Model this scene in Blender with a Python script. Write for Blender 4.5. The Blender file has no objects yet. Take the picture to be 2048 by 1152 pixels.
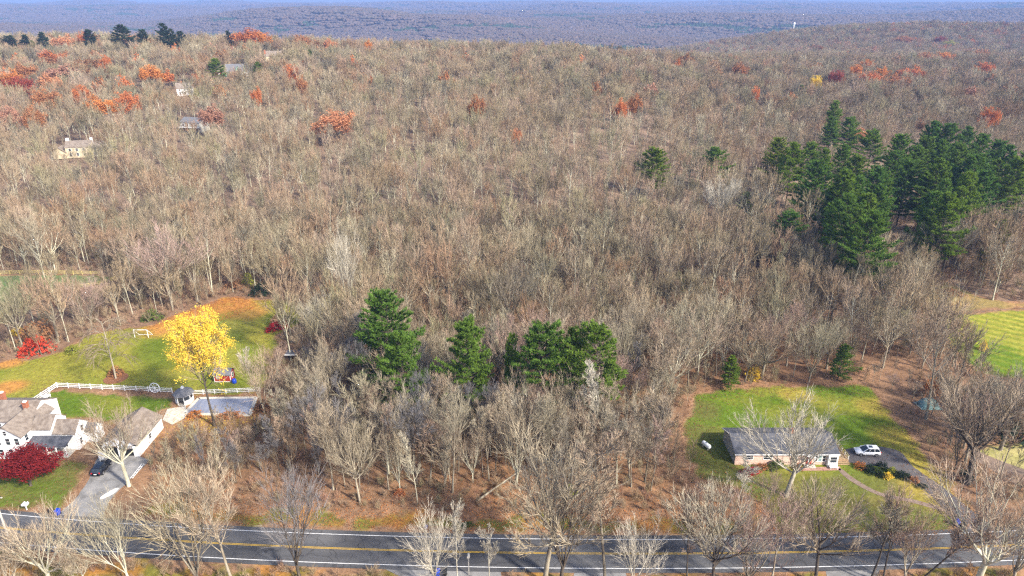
import bpy, math, random
import numpy as np
from mathutils import Vector, Matrix
sc = bpy.context.scene
R = math.radians
# ---------------------------------------------------------------- camera, sky, sun, exposure
F, PITCH, CAMH = 1365.0, R(22.6), 80.0
cd = bpy.data.cameras.new('camera'); cam = bpy.data.objects.new('camera', cd); sc.collection.objects.link(cam)
cd.sensor_width = 36.0; cd.lens = 36.0 * F / 2048.0; cd.clip_start = 1.0; cd.clip_end = 40000.0
cam.location = (0, 0, CAMH); cam.rotation_euler = (R(90) - PITCH, 0, 0); sc.camera = cam
SUN_EL, SUN_AZ = R(36), R(128)             # azimuth clockwise from +Y: behind the right shoulder
world = bpy.data.worlds.new('World'); sc.world = world; world.use_nodes = True
wn = world.node_tree; bg = wn.nodes['Background']
sky = wn.nodes.new('ShaderNodeTexSky'); sky.sky_type = 'NISHITA'; sky.sun_disc = False
sky.sun_elevation = SUN_EL; sky.sun_rotation = SUN_AZ; sky.altitude = 200; sky.air_density = 0.8; sky.dust_density = 2.5
wn.links.new(sky.outputs[0], bg.inputs[0]); bg.inputs[1].default_value = 0.15
sl = bpy.data.lights.new('sun', 'SUN'); sl.energy = 3.8; sl.angle = R(4); sl.color = (1.0, 0.92, 0.79)
so = bpy.data.objects.new('sun', sl); sc.collection.objects.link(so)
tosun = Vector((math.sin(SUN_AZ) * math.cos(SUN_EL), math.cos(SUN_AZ) * math.cos(SUN_EL), math.sin(SUN_EL)))
so.rotation_euler = tosun.to_track_quat('Z', 'Y').to_euler(); so.location = (60, -60, 160)
sc.view_settings.view_transform = 'Standard'; sc.view_settings.look = 'None'
sc.view_settings.gamma = 1; sc.view_settings.use_curve_mapping = False; sc.view_settings.exposure = 1.22
cy = sc.cycles
cy.max_bounces = 3; cy.diffuse_bounces = 2; cy.glossy_bounces = 1; cy.transmission_bounces = 2; cy.transparent_max_bounces = 4
cy.volume_bounces = 0; cy.use_denoising = False; cy.caustics_reflective = False; cy.caustics_refractive = False
cy.use_adaptive_sampling = True; cy.adaptive_threshold = 0.02; cy.filter_width = 1.3

# ---------------------------------------------------------------- helpers
rng = random.Random(7); nrng = np.random.default_rng(11)
COL = sc.collection
def sstep(a, b, x):
    t = np.clip((np.asarray(x, float) - a) / (b - a), 0, 1); return t * t * (3 - 2 * t)
def vnoise(x, y, s, seed=0):
    x = np.asarray(x, float) / s; y = np.asarray(y, float) / s
    xi = np.floor(x).astype(np.int64); yi = np.floor(y).astype(np.int64); fx = x - xi; fy = y - yi
    fx = fx * fx * (3 - 2 * fx); fy = fy * fy * (3 - 2 * fy)
    def h(a, b):
        n = (a * 374761393 + b * 668265263 + seed * 974711) & 0x7fffffff
        n = ((n ^ (n >> 13)) * 1274126177) & 0x7fffffff
        return ((n ^ (n >> 16)) & 0xffff) / 65535.0
    return (h(xi, yi) * (1 - fx) + h(xi + 1, yi) * fx) * (1 - fy) + (h(xi, yi + 1) * (1 - fx) + h(xi + 1, yi + 1) * fx) * fy
LY = [0, 215, 330, 450, 560, 690, 790, 1000, 1300, 2000]
LZ = [0, 0, 12, 22, 29, 33, 25, -12, -45, -55]
RY = [0, 225, 300, 450, 650, 780, 900, 1150, 1550, 1800, 2000]
RZ = [0, 0, 2, 6, 13, 14, 6, 3, 0, -30, -45]
U3 = (np.array([-400, 0, 300, 512, 700, 830, 960, 1050, 1250, 1536, 1800, 1950, 2048, 2500]) - 1024) / 1365 / 1.083
Z3 = np.array([-10, -10, -4, 42, 36, 12, 42, 40, 50, 58, 56, 74, 80, 80])
def hgt(x, y):
    x = np.asarray(x, float); y = np.asarray(y, float)
    yy = y + sstep(260, 500, y) * (30 * np.sin(x / 170 + 1) + 18 * np.sin(x / 71 + y / 130))
    u = x / np.maximum(y, 100)
    w = sstep(0.02, 0.46, u)
    a = sum(np.interp(yy + d, LY, LZ) for d in (-45, -15, 15, 45)) / 4
    b = sum(np.interp(yy + d, RY, RZ) for d in (-60, -20, 20, 60)) / 4
    b = b + np.interp(u, [0.0, 0.1, 0.2, 0.4, 0.56, 0.75], [4, 8, 13, 23, 33, 30]) * np.exp(-((yy - 1550) / 230.0) ** 2)
    a = a + 6 * sstep(-.12, -.4, u) * np.exp(-((yy - 690) / 150.0) ** 2)
    near = a * (1 - w) + b * w
    near = near * sstep(200, 260, y)
    c3 = np.interp(u, U3, Z3)
    q = [np.interp(y + d, [1500, 2000, 2700, 3600, 4200, 5600, 7000, 9500, 16000], [0, 0, .2, 1, .2, .1, .1, 0, 0]) for d in (-150, 0, 150)]
    base = np.interp(y, [1500, 2000, 2700, 4500, 6500, 9000, 16000], [-50, -52, -42, -28, 12, 50, 58])
    far = base + (c3 + 20) * sum(q) / 3 + (26 * np.sin(x / 610 + y / 1500 + 1) * np.sin(y / 430 + x / 1500) + 10 * np.sin(x / 260 + y / 330) + 5 * np.sin(y / 170 + x / 700)) * sstep(1900, 2600, y)
    far = far + (26 + 16 * np.sin(u * 9 + .6) + 10 * np.sin(u * 21)) * np.exp(-((y - 6000 - 400 * np.sin(u * 6)) / 600.0) ** 2) + (18 + 12 * np.sin(u * 7 + 2)) * np.exp(-((y - 2950 + 300 * np.sin(u * 5)) / 260.0) ** 2) * sstep(.1, -.2, u)
    k = sstep(1750, 2150, y)
    return near * (1 - k) + far * k
def hz(x, y): return float(hgt(np.array([x]), np.array([y]))[0])
def ray(px, py):
    a = (px - 1024) / F; b = (576 - py) / F
    return a, math.cos(PITCH) + b * math.sin(PITCH), -math.sin(PITCH) + b * math.cos(PITCH)
def G(px, py, z=0.0):                       # a point of the photograph taken down to level z
    d = ray(px, py); t = (z - CAMH) / d[2]; return (d[0] * t, d[1] * t)
def hit(px, py, lift=0.0):                  # a line of sight followed until it is `lift` metres over the terrain
    d = ray(px, py); ts = np.geomspace(60, 12000, 6000)
    z = CAMH + d[2] * ts - lift - hgt(d[0] * ts, d[1] * ts)
    i = int(np.argmax(z < 0)); return d[0] * ts[i], d[1] * ts[i]
def topz(X, Y, py):                         # how tall something standing at X, Y must be to reach picture row py
    b = (576 - py) / F; dy = math.cos(PITCH) + b * math.sin(PITCH); dz = -math.sin(PITCH) + b * math.cos(PITCH)
    return CAMH + dz * Y / dy - hz(X, Y)

class MB:
    def __init__(s): s.v = []; s.f = []; s.m = []
    def add(s, vs, fs, m=0):
        o = len(s.v); s.v += [tuple(p) for p in vs]
        for f in fs: s.f.append(tuple(i + o for i in f)); s.m.append(m)
        return s
    def box(s, c, d, rz=0.0, m=0, taper=1.0):
        x, y, z = [k / 2 for k in d]; cs, sn = math.cos(rz), math.sin(rz); vs = []
        for k, t in ((-z, 1.0), (z, taper)):
            for a, b in ((-x, -y), (x, -y), (x, y), (-x, y)):
                a *= t; b *= t; vs.append((c[0] + a * cs - b * sn, c[1] + a * sn + b * cs, c[2] + k))
        return s.add(vs, [(3, 2, 1, 0), (4, 5, 6, 7), (0, 1, 5, 4), (1, 2, 6, 5), (2, 3, 7, 6), (3, 0, 4, 7)], m)
    def beam(s, a, b, w, h=None, m=0):
        a = Vector(a); b = Vector(b); h = h or w; d = (b - a).normalized()
        u = d.cross(Vector((0, 0, 1)));  u = Vector((1, 0, 0)) if u.length < 1e-4 else u.normalized()
        v = u.cross(d); u *= w / 2; v *= h / 2
        return s.add([a - u - v, a + u - v, a + u + v, a - u + v, b - u - v, b + u - v, b + u + v, b - u + v],
                     [(3, 2, 1, 0), (4, 5, 6, 7), (0, 1, 5, 4), (1, 2, 6, 5), (2, 3, 7, 6), (3, 0, 4, 7)], m)
    def tube(s, pts, rad, n=6, m=0, cap=True):
        vs = []; N = len(pts); P = [Vector(p) for p in pts]
        for i in range(N):
            d = (P[min(i + 1, N - 1)] - P[max(i - 1, 0)]).normalized()
            u = d.cross(Vector((0.31, 0.87, 0.12)));  u.normalize(); v = d.cross(u)
            for k in range(n):
                a = 2 * math.pi * k / n; vs.append(P[i] + (u * math.cos(a) + v * math.sin(a)) * rad[i])
        fs = [(i * n + k, i * n + (k + 1) % n, (i + 1) * n + (k + 1) % n, (i + 1) * n + k) for i in range(N - 1) for k in range(n)]
        if cap: fs += [tuple(range(n))[::-1], tuple((N - 1) * n + k for k in range(n))]
        return s.add(vs, fs, m)
    def cyl(s, c, r, h, n=12, r2=None, m=0):
        return s.tube([c, (c[0], c[1], c[2] + h)], [r, r if r2 is None else r2], n, m)
    def mesh(s, name, mats, smooth=False):
        me = bpy.data.meshes.new(name); me.from_pydata(s.v, [], s.f)
        for m in (mats if isinstance(mats, (list, tuple)) else [mats]): me.materials.append(m)
        if any(s.m): me.polygons.foreach_set('material_index', s.m)
        if smooth: me.polygons.foreach_set('use_smooth', [True] * len(s.f))
        me.update(); return me
    def build(s, name, mats, parent=None, smooth=False):
        return link(name, s.mesh(name, mats, smooth), parent)
def link(name, data, parent=None):
    o = bpy.data.objects.new(name, data); COL.objects.link(o)
    if parent: o.parent = parent
    return o
def tag(o, label, cat, group=None, kind=None):
    if label: o['label'] = label
    if cat: o['category'] = cat
    if group: o['group'] = group
    if kind: o['kind'] = kind
    return o
def thing(name, loc, label, cat, group=None, rz=0.0, s=1.0):
    o = link(name, None); o.location = loc; o.rotation_euler = (0, 0, rz)
    o.scale = s if isinstance(s, tuple) else (s, s, s); o.empty_display_size = 0.3
    return tag(o, label, cat, group)

# ---------------------------------------------------------------- materials
def newmat(name):
    m = bpy.data.materials.new(name); m.use_nodes = True; nt = m.node_tree
    return m, nt, nt.nodes['Principled BSDF']
def ramp(nt, cols, pos=None):
    r = nt.nodes.new('ShaderNodeValToRGB'); e = r.color_ramp.elements
    while len(e) < len(cols): e.new(0.5)
    for i, c in enumerate(cols):
        e[i].position = pos[i] if pos else i / max(1, len(cols) - 1); e[i].color = (*c, 1)
    return r
def nmat(name, cols, scale=1.0, rough=0.85, pos=None, detail=4, bump=0.0, stretch=None, spec=0.2, coord='Object', metal=0.0, rnd=0.0):
    m, nt, b = newmat(name); L = nt.links.new
    tc = nt.nodes.new('ShaderNodeTexCoord'); out = tc.outputs[coord]
    if stretch:
        mp = nt.nodes.new('ShaderNodeMapping'); mp.inputs['Scale'].default_value = stretch; L(out, mp.inputs[0]); out = mp.outputs[0]
    n = nt.nodes.new('ShaderNodeTexNoise'); n.inputs['Scale'].default_value = scale; n.inputs['Detail'].default_value = detail; L(out, n.inputs['Vector'])
    r = ramp(nt, cols, pos or [0.3 + 0.4 * i / max(1, len(cols) - 1) for i in range(len(cols))]); L(n.outputs[0], r.inputs[0]); c = r.outputs[0]
    if rnd:
        oi = nt.nodes.new('ShaderNodeObjectInfo'); hs = nt.nodes.new('ShaderNodeHueSaturation')
        mr = nt.nodes.new('ShaderNodeMapRange'); mr.inputs[3].default_value = 1 - rnd; mr.inputs[4].default_value = 1 + rnd
        L(oi.outputs['Random'], mr.inputs[0]); L(mr.outputs[0], hs.inputs['Value']); L(c, hs.inputs['Color']); c = hs.outputs[0]
    L(c, b.inputs['Base Color']); b.inputs['Roughness'].default_value = rough; b.inputs['Specular IOR Level'].default_value = spec
    b.inputs['Metallic'].default_value = metal
    if bump:
        bp = nt.nodes.new('ShaderNodeBump'); bp.inputs['Strength'].default_value = bump; bp.inputs['Distance'].default_value = 0.1
        L(n.outputs[0], bp.inputs['Height']); L(bp.outputs[0], b.inputs['Normal'])
    return m
def rndmat(name, cols, rough=0.9, nscale=0.35, trans=0.0, spec=0.1):
    """colour drawn per object (or instance) from a ramp, with a slow noise over it"""
    m, nt, b = newmat(name); L = nt.links.new
    oi = nt.nodes.new('ShaderNodeObjectInfo'); r = ramp(nt, cols); L(oi.outputs['Random'], r.inputs[0])
    tc = nt.nodes.new('ShaderNodeTexCoord'); n = nt.nodes.new('ShaderNodeTexNoise'); n.inputs['Scale'].default_value = nscale; n.inputs['Detail'].default_value = 2
    L(tc.outputs['Object'], n.inputs['Vector'])
    mr = nt.nodes.new('ShaderNodeMapRange'); mr.inputs[1].default_value = 0.3; mr.inputs[2].default_value = 0.7; mr.inputs[3].default_value = 0.75; mr.inputs[4].default_value = 1.25
    L(n.outputs[0], mr.inputs[0]); hs = nt.nodes.new('ShaderNodeHueSaturation'); L(mr.outputs[0], hs.inputs['Value']); L(r.outputs[0], hs.inputs['Color'])
    L(hs.outputs[0], b.inputs['Base Color']); b.inputs['Roughness'].default_value = rough; b.inputs['Specular IOR Level'].default_value = spec
    if trans:
        t = nt.nodes.new('ShaderNodeBsdfTranslucent'); L(hs.outputs[0], t.inputs[0]); mx = nt.nodes.new('ShaderNodeMixShader'); mx.inputs[0].default_value = trans
        L(b.outputs[0], mx.inputs[1]); L(t.outputs[0], mx.inputs[2]); L(mx.outputs[0], nt.nodes['Material Output'].inputs[0])
    return m
M = {}
M['bark'] = nmat('bark', [(.11, .09, .07), (.27, .235, .175), (.37, .34, .265)], 1.3, stretch=(1, 1, .25), rnd=.3, pos=[.32, .5, .68])
M['bark_pale'] = nmat('bark_pale', [(.26, .23, .17), (.43, .40, .32), (.52, .49, .41)], 1.1, stretch=(1, 1, .3))
M['bark_lichen'] = nmat('bark_lichen', [(.30, .28, .20), (.47, .45, .34), (.55, .53, .42)], 1.1, stretch=(1, 1, .3), rnd=.2)
M['bark_dark'] = nmat('bark_dark', [(.045, .037, .03), (.12, .10, .08)], 1.5, stretch=(1, 1, .25))
M['twig'] = rndmat('twig', [(.16, .13, .085), (.30, .25, .16), (.33, .225, .155), (.28, .255, .15), (.16, .145, .115), (.27, .17, .10), (.38, .335, .235), (.20, .17, .11), (.36, .27, .20), (.23, .20, .125), (.31, .20, .13)])
M['twig_near'] = rndmat('twig_near', [(.30, .255, .18), (.36, .30, .215), (.37, .265, .195), (.33, .295, .20), (.27, .24, .19), (.30, .215, .15), (.40, .36, .27)])
M['twig_pale'] = rndmat('twig_pale', [(.44, .40, .32), (.50, .46, .38)])
M['twig_pink'] = rndmat('twig_pink', [(.36, .26, .22), (.33, .23, .18)])
M['twig_grey'] = rndmat('twig_grey', [(.15, .145, .15), (.19, .18, .18)])
M['brush'] = rndmat('brush', [(.28, .18, .11), (.33, .25, .16), (.34, .19, .13), (.27, .23, .13), (.38, .27, .18), (.22, .15, .10)])
M['needles'] = rndmat('needles', [(.135, .235, .036), (.17, .25, .034), (.11, .215, .045), (.21, .26, .034)], nscale=.5, trans=.42)
M['needles_yellow'] = rndmat('needles_yellow', [(.16, .19, .03), (.18, .2, .03)], trans=.2)
M['needles_far'] = rndmat('needles_far', [(.030, .060, .035), (.040, .068, .036)], trans=.15)
LEAF = dict(orange=[(.48, .19, .06), (.55, .23, .07)], red=[(.44, .155, .06), (.50, .18, .07)], rust=[(.33, .15, .07), (.38, .18, .085)],
            dark=[(.26, .06, .04), (.32, .08, .05)], salmon=[(.50, .23, .12), (.55, .27, .14)], yellow=[(.74, .52, .06), (.80, .58, .09)],
            pink=[(.36, .19, .13), (.40, .22, .15)], maple=[(.15, .014, .016), (.20, .02, .02)], brown=[(.24, .12, .06), (.28, .15, .08)],
            green=[(.075, .11, .03), (.10, .14, .03)], bluegreen=[(.02, .04, .025), (.03, .05, .03)], lime=[(.28, .30, .05), (.34, .33, .06)], scarlet=[(.46, .055, .03), (.52, .075, .035)], crimson=[(.32, .02, .03), (.4, .03, .04)])
for k, v in LEAF.items(): M['leaf_' + k] = rndmat('leaf_' + k, v, nscale=1.1, trans=.25)
M['white'] = nmat('white_paint', [(.70, .71, .72), (.82, .82, .81)], 2.0, rough=.55)
M['siding'] = nmat('white_siding', [(.74, .75, .77), (.80, .80, .80)], 1.0, rough=.6, stretch=(.3, .3, 9), bump=.15)
M['pinksiding'] = nmat('pink_siding', [(.54, .36, .29), (.70, .52, .43)], 1.0, rough=.7, stretch=(.3, .3, 8), bump=.15)
M['greyshadesiding'] = nmat('grey_siding', [(.30, .30, .28), (.38, .37, .34)], 1.0, rough=.75, stretch=(4, 4, .3))  # own grey of the hillside house; paints shade on the ranch end walls
M['glass'] = nmat('window_glass', [(.015, .02, .03), (.03, .04, .05)], 1.0, rough=.08, spec=.6)
M['brownroof'] = nmat('brown_shingles', [(.14, .112, .092), (.20, .165, .138), (.26, .22, .185)], 1.2, stretch=(1, 1, 1), bump=.5, detail=10)
M['darkroof'] = nmat('charcoal_shingles', [(.040, .044, .055), (.075, .080, .098), (.12, .12, .13)], .8, bump=.5, detail=10)
M['greyroof'] = nmat('grey_shingles', [(.10, .105, .12), (.19, .19, .20)], 3.0, bump=.4, detail=8)
M['brick'] = nmat('brick', [(.26, .09, .05), (.36, .15, .09)], 6.0, bump=.3)
M['redpaint'] = nmat('red_paint', [(.30, .035, .025), (.36, .05, .035)], 3.0)
M['greenpaint'] = nmat('green_siding', [(.14, .28, .20), (.20, .36, .26)], 1.0)
M['tan'] = nmat('tan_wall', [(.46, .38, .26), (.58, .50, .36)], 1.0)
M['wood'] = nmat('wood', [(.30, .20, .11), (.42, .30, .17)], 2.0, stretch=(1, 1, 4))
M['yellowwood'] = nmat('yellow_wood', [(.50, .40, .14), (.58, .47, .20)], 2.0)
M['greywood'] = nmat('grey_wood', [(.40, .37, .32), (.55, .52, .46)], 2.0, stretch=(2, 2, .4))
M['blue'] = nmat('blue_plastic', [(.010, .045, .38), (.015, .06, .46)], 2.0, rough=.4, spec=.4)
M['black'] = nmat('black_plastic', [(.012, .013, .014), (.025, .026, .028)], 3.0, rough=.45)
M['tyre'] = nmat('tyre', [(.012, .012, .013), (.02, .02, .02)], 5.0, rough=.8)
M['carwhite'] = nmat('white_car_paint', [(.80, .81, .83), (.84, .85, .86)], 1.0, rough=.22, spec=.5)
M['carblack'] = nmat('black_car_paint', [(.010, .012, .018), (.014, .016, .024)], 1.0, rough=.15, spec=.6)
M['chrome'] = nmat('metal', [(.45, .46, .48), (.6, .6, .62)], 2.0, rough=.3, metal=.8)
M['redlight'] = nmat('red_lens', [(.35, .01, .01), (.45, .02, .02)], 1.0, rough=.2)
M['clearlight'] = nmat('clear_lens', [(.6, .6, .62), (.7, .7, .7)], 1.0, rough=.15)
M['asphalt'] = nmat('asphalt', [(.062, .063, .068), (.092, .092, .096), (.115, .113, .114)], .55, stretch=(.12, 1, 1), detail=9, rough=.9, bump=.15)
M['oldasphalt'] = nmat('old_asphalt', [(.14, .135, .13), (.22, .215, .21), (.28, .27, .26)], .5, detail=9, bump=.2, rough=.95)
M['duskasphalt'] = nmat('drive_asphalt', [(.085, .078, .08), (.12, .11, .11)], .6, detail=8, bump=.15, rough=.95)
M['lineY'] = nmat('yellow_line_paint', [(.46, .28, .03), (.60, .38, .05)], 1.5, detail=8, rough=.7)
M['lineW'] = nmat('white_line_paint', [(.50, .50, .50), (.72, .72, .71)], 1.5, detail=8, rough=.7)
M['concrete'] = nmat('pale_stone', [(.42, .38, .32), (.60, .56, .48)], 1.0, detail=8)
M['brickpath'] = nmat('brick_paving', [(.30, .16, .12), (.40, .25, .20)], 3.0, detail=6)
M['dirtpath'] = nmat('trodden_path', [(.17, .12, .09), (.24, .18, .14)], 1.5, detail=6)
M['poolcover'] = nmat('pool_cover', [(.17, .19, .25), (.24, .26, .33)], .7, stretch=(2.5, .2, 1), rough=.5)
M['mulch'] = nmat('mulch', [(.16, .07, .035), (.30, .14, .07)], 3.0, detail=8, bump=.4)
M['teal'] = nmat('teal_tarp', [(.12, .22, .22), (.20, .32, .31)], 2.0, rough=.5)
M['gable'] = M['siding']
def vcmat(name, scale=1.6, amt=.35, bump=.5):
    m, nt, b = newmat(name); L = nt.links.new
    at = nt.nodes.new('ShaderNodeAttribute'); at.attribute_name = 'col'
    tc = nt.nodes.new('ShaderNodeTexCoord'); n = nt.nodes.new('ShaderNodeTexNoise'); n.inputs['Scale'].default_value = scale; n.inputs['Detail'].default_value = 9; n.inputs['Roughness'].default_value = .7
    L(tc.outputs['Object'], n.inputs['Vector']); mr = nt.nodes.new('ShaderNodeMapRange')
    mr.inputs[1].default_value = .25; mr.inputs[2].default_value = .75; mr.inputs[3].default_value = 1 - amt; mr.inputs[4].default_value = 1 + amt
    L(n.outputs[0], mr.inputs[0]); hs = nt.nodes.new('ShaderNodeHueSaturation'); L(mr.outputs[0], hs.inputs['Value']); L(at.outputs['Color'], hs.inputs['Color'])
    L(hs.outputs[0], b.inputs['Base Color']); b.inputs['Roughness'].default_value = .95; b.inputs['Specular IOR Level'].default_value = .05
    bp = nt.nodes.new('ShaderNodeBump'); bp.inputs['Strength'].default_value = bump; bp.inputs['Distance'].default_value = .15
    L(n.outputs[0], bp.inputs['Height']); L(bp.outputs[0], b.inputs['Normal'])
    return m
M['lawn'] = vcmat('lawn_ground'); M['floor'] = vcmat('forest_floor', 1.1, .5, .8)
LIT = np.array([.205, .108, .058]); LIT2 = np.array([.275, .148, .074]); LIT3 = np.array([.19, .13, .088])
def setcol(me, cols):
    a = me.color_attributes.new('col', 'FLOAT_COLOR', 'POINT')
    c = np.ones((len(me.vertices), 4)); c[:, :3] = cols; a.data.foreach_set('color', c.ravel())
def littercol(x, y):
    n1 = vnoise(x, y, 9, 1)[:, None]; n2 = vnoise(x, y, 2.3, 2)[:, None]; n3 = vnoise(x, y, 30, 3)[:, None]
    c = LIT * (1 - n1) + LIT2 * n1
    c = c * (1 - .6 * n3) + LIT3 * .6 * n3
    return c * (.75 + .5 * n2)

# ---------------------------------------------------------------- terrain
def terrain():
    rr = np.concatenate([np.linspace(12, 300, 110), np.geomspace(305, 14000, 150)]); na = 300
    th = np.concatenate([np.linspace(-62, 62, 241), np.linspace(64, 296, na - 241)])
    A = np.radians(th); X = np.outer(rr, np.sin(A)); Y = np.outer(rr, np.cos(A)); Z = hgt(X, Y)
    nr, n = X.shape; v = np.stack([X.ravel(), Y.ravel(), Z.ravel()], 1)
    f = []
    for i in range(nr - 1):
        for k in range(n):
            k2 = (k + 1) % n; f.append((i * n + k, (i + 1) * n + k, (i + 1) * n + k2, i * n + k2))
    v = np.vstack([v, [[0, 0, 0]]]); c = len(v) - 1
    f += [(c, k, (k + 1) % n) for k in range(n)]
    me = bpy.data.meshes.new('ground'); me.from_pydata(v.tolist(), [], f); me.materials.append(M['floor'])
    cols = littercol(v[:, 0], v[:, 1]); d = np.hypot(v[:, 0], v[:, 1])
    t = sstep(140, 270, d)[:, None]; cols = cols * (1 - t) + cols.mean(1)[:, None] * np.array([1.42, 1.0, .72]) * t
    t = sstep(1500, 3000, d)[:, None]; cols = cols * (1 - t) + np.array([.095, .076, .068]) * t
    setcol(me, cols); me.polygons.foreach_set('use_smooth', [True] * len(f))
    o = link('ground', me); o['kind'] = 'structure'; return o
terrain()

# ---------------------------------------------------------------- road, drives and lawns
def inpoly(x, y, P):
    x = np.asarray(x); y = np.asarray(y); r = np.zeros(x.shape, bool); n = len(P)
    for i in range(n):
        x1, y1 = P[i]; x2, y2 = P[(i + 1) % n]
        c = ((y1 > y) != (y2 > y)); r ^= c & (x < (x2 - x1) * (y - y1) / ((y2 - y1) or 1e-9) + x1)
    return r
def edist(x, y, P):
    d = np.full(np.shape(x), 1e9); n = len(P)
    for i in range(n):
        ax, ay = P[i]; bx, by = P[(i + 1) % n]; L2 = (bx - ax) ** 2 + (by - ay) ** 2 or 1e-9
        t = np.clip(((x - ax) * (bx - ax) + (y - ay) * (by - ay)) / L2, 0, 1)
        d = np.minimum(d, np.hypot(x - ax - t * (bx - ax), y - ay - t * (by - ay)))
    return d
def gp(pts): return [G(*p) for p in pts]
YEL = [(-420, 1000), (-200, 1032), (0, 1057), (256, 1076), (512, 1090.5), (768, 1099.5), (1024, 1106), (1280, 1108), (1536, 1105.5), (1792, 1100), (2048, 1090), (2250, 1078), (2480, 1062)]
cx, cyy = zip(*gp(YEL)); RX = np.linspace(cx[0], cx[-1], 160)
co = np.polyfit(cx, cyy, 5); RYc = np.polyval(co, RX)
def roady(x): return np.polyval(co, np.clip(x, cx[0], cx[-1]))
def strip(o1, o2, z, x0=None, x1=None, name='strip'):
    v = []; f = []
    xs = [i for i in range(len(RX)) if (x0 is None or RX[i] >= x0) and (x1 is None or RX[i] <= x1)]
    for i in xs:
        dx = RX[min(i + 1, 159)] - RX[max(i - 1, 0)]; dy = RYc[min(i + 1, 159)] - RYc[max(i - 1, 0)]; l = math.hypot(dx, dy)
        for o in (o1, o2): v.append((RX[i] - dy / l * o, RYc[i] + dx / l * o, z))
    for i in range(len(xs) - 1): f.append((2 * i, 2 * i + 2, 2 * i + 3, 2 * i + 1))
    return v, f
road = MB(); v, f = strip(-4.0, 4.0, 0.05); road.add(v, f)
nt = M['asphalt'].node_tree; L_ = nt.links.new; bs = nt.nodes['Principled BSDF']; old = bs.inputs['Base Color'].links[0].from_socket
tc = nt.nodes.new('ShaderNodeTexCoord'); vo = nt.nodes.new('ShaderNodeTexVoronoi'); vo.feature = 'DISTANCE_TO_EDGE'; vo.inputs['Scale'].default_value = .32
nz = nt.nodes.new('ShaderNodeTexNoise'); nz.inputs['Scale'].default_value = .9; L_(tc.outputs['Object'], nz.inputs['Vector']); ad = nt.nodes.new('ShaderNodeVectorMath'); ad.operation = 'ADD'
L_(tc.outputs['Object'], ad.inputs[0]); L_(nz.outputs['Color'], ad.inputs[1]); L_(ad.outputs[0], vo.inputs['Vector'])
cr = ramp(nt, [(.62, .62, .62), (1, 1, 1)], [.006, .022]); L_(vo.outputs[0], cr.inputs[0]); big = nt.nodes.new('ShaderNodeTexNoise'); big.inputs['Scale'].default_value = .07; L_(tc.outputs['Object'], big.inputs['Vector'])
br_ = ramp(nt, [(.72, .72, .73), (1.15, 1.15, 1.14)], [.4, .6]); L_(big.outputs[0], br_.inputs[0])
m1 = nt.nodes.new('ShaderNodeMix'); m1.data_type = 'RGBA'; m1.blend_type = 'MULTIPLY'; m1.inputs[0].default_value = 1; L_(old, m1.inputs[6]); L_(cr.outputs[0], m1.inputs[7])
m2 = nt.nodes.new('ShaderNodeMix'); m2.data_type = 'RGBA'; m2.blend_type = 'MULTIPLY'; m2.inputs[0].default_value = 1; L_(m1.outputs[2], m2.inputs[6]); L_(br_.outputs[0], m2.inputs[7]); L_(m2.outputs[2], bs.inputs['Base Color'])
ro = road.build('road', M['asphalt']); ro['kind'] = 'structure'
for nm, a, b, mt in (('edge_line', 3.0, 3.14, 'lineW'), ('edge_line', -3.14, -3.0, 'lineW'), ('centre_line', .06, .17, 'lineY'), ('centre_line', -.17, -.06, 'lineY')):
    m = MB(); v, f = strip(a, b, 0.056); m.add(v, f); m.build(nm, M[mt], ro)
def sheet(name, poly, mat, z, parent=None):
    m = MB(); m.add([(x, y, z) for x, y in poly], [tuple(range(len(poly)))]); o = m.build(name, mat, parent); o['kind'] = 'structure'; return o
def smoothpoly(P, k=6, j=0.0):
    n = len(P); out = []
    for i in range(n):
        p0, p1, p2, p3 = [np.array(P[(i + d) % n]) for d in (-1, 0, 1, 2)]
        for s in range(k):
            t = s / k; q = .5 * (2 * p1 + (p2 - p0) * t + (2 * p0 - 5 * p1 + 4 * p2 - p3) * t * t + (3 * p1 - p0 - 3 * p2 + p3) * t ** 3)
            out.append((q[0] + rng.uniform(-j, j), q[1] + rng.uniform(-j, j)))
    return out
drive1 = gp([(112, 1040), (150, 1000), (178, 958), (185, 935), (215, 905), (295, 918), (285, 935), (258, 962), (235, 985), (215, 1010), (195, 1044)])
drive2 = gp([(1695, 898), (1752, 893), (1800, 903), (1828, 935), (1880, 970), (1930, 1010), (1990, 1064), (1925, 1066), (1895, 1030), (1855, 985), (1820, 962), (1770, 936), (1700, 926), (1690, 910)])
sheet('driveway', smoothpoly(drive1, 5, .12), M['oldasphalt'], 0.042)
sheet('driveway', smoothpoly(drive2, 5, .1), M['duskasphalt'], 0.042)
ap1 = gp([(770, 1138), (870, 1139), (1000, 1140), (1010, 1180), (850, 1180)]); ap2 = gp([(1150, 1141), (1250, 1141), (1260, 1180), (1140, 1180)]); ap3 = gp([(1650, 1137), (1760, 1134), (1750, 1180), (1660, 1180)])
for a in (ap1, ap2, ap3): sheet('driveway', a, M['oldasphalt'], 0.038)
sheet('brick_walk', gp([(1596, 936), (1680, 933), (1682, 941), (1594, 942)]), M['brickpath'], 0.046)
sheet('garden_path', smoothpoly(gp([(1683, 938), (1710, 958), (1760, 985), (1830, 1000), (1900, 1020), (1898, 1026), (1825, 1006), (1755, 990), (1702, 963), (1678, 942)]), 4), M['dirtpath'], 0.046)
sheet('path', smoothpoly(gp([(1925, 905), (1975, 935), (2048, 975), (2120, 1000), (2120, 965), (2010, 925), (1950, 900)]), 4, .2), M['dirtpath'], 0.03)
GR = dict(g=np.array([.088, .138, .013]), y=np.array([.225, .205, .033]), d=np.array([.11, .112, .03]), o=np.array([.40, .19, .05]), b=np.array([.22, .14, .06]))
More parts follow.
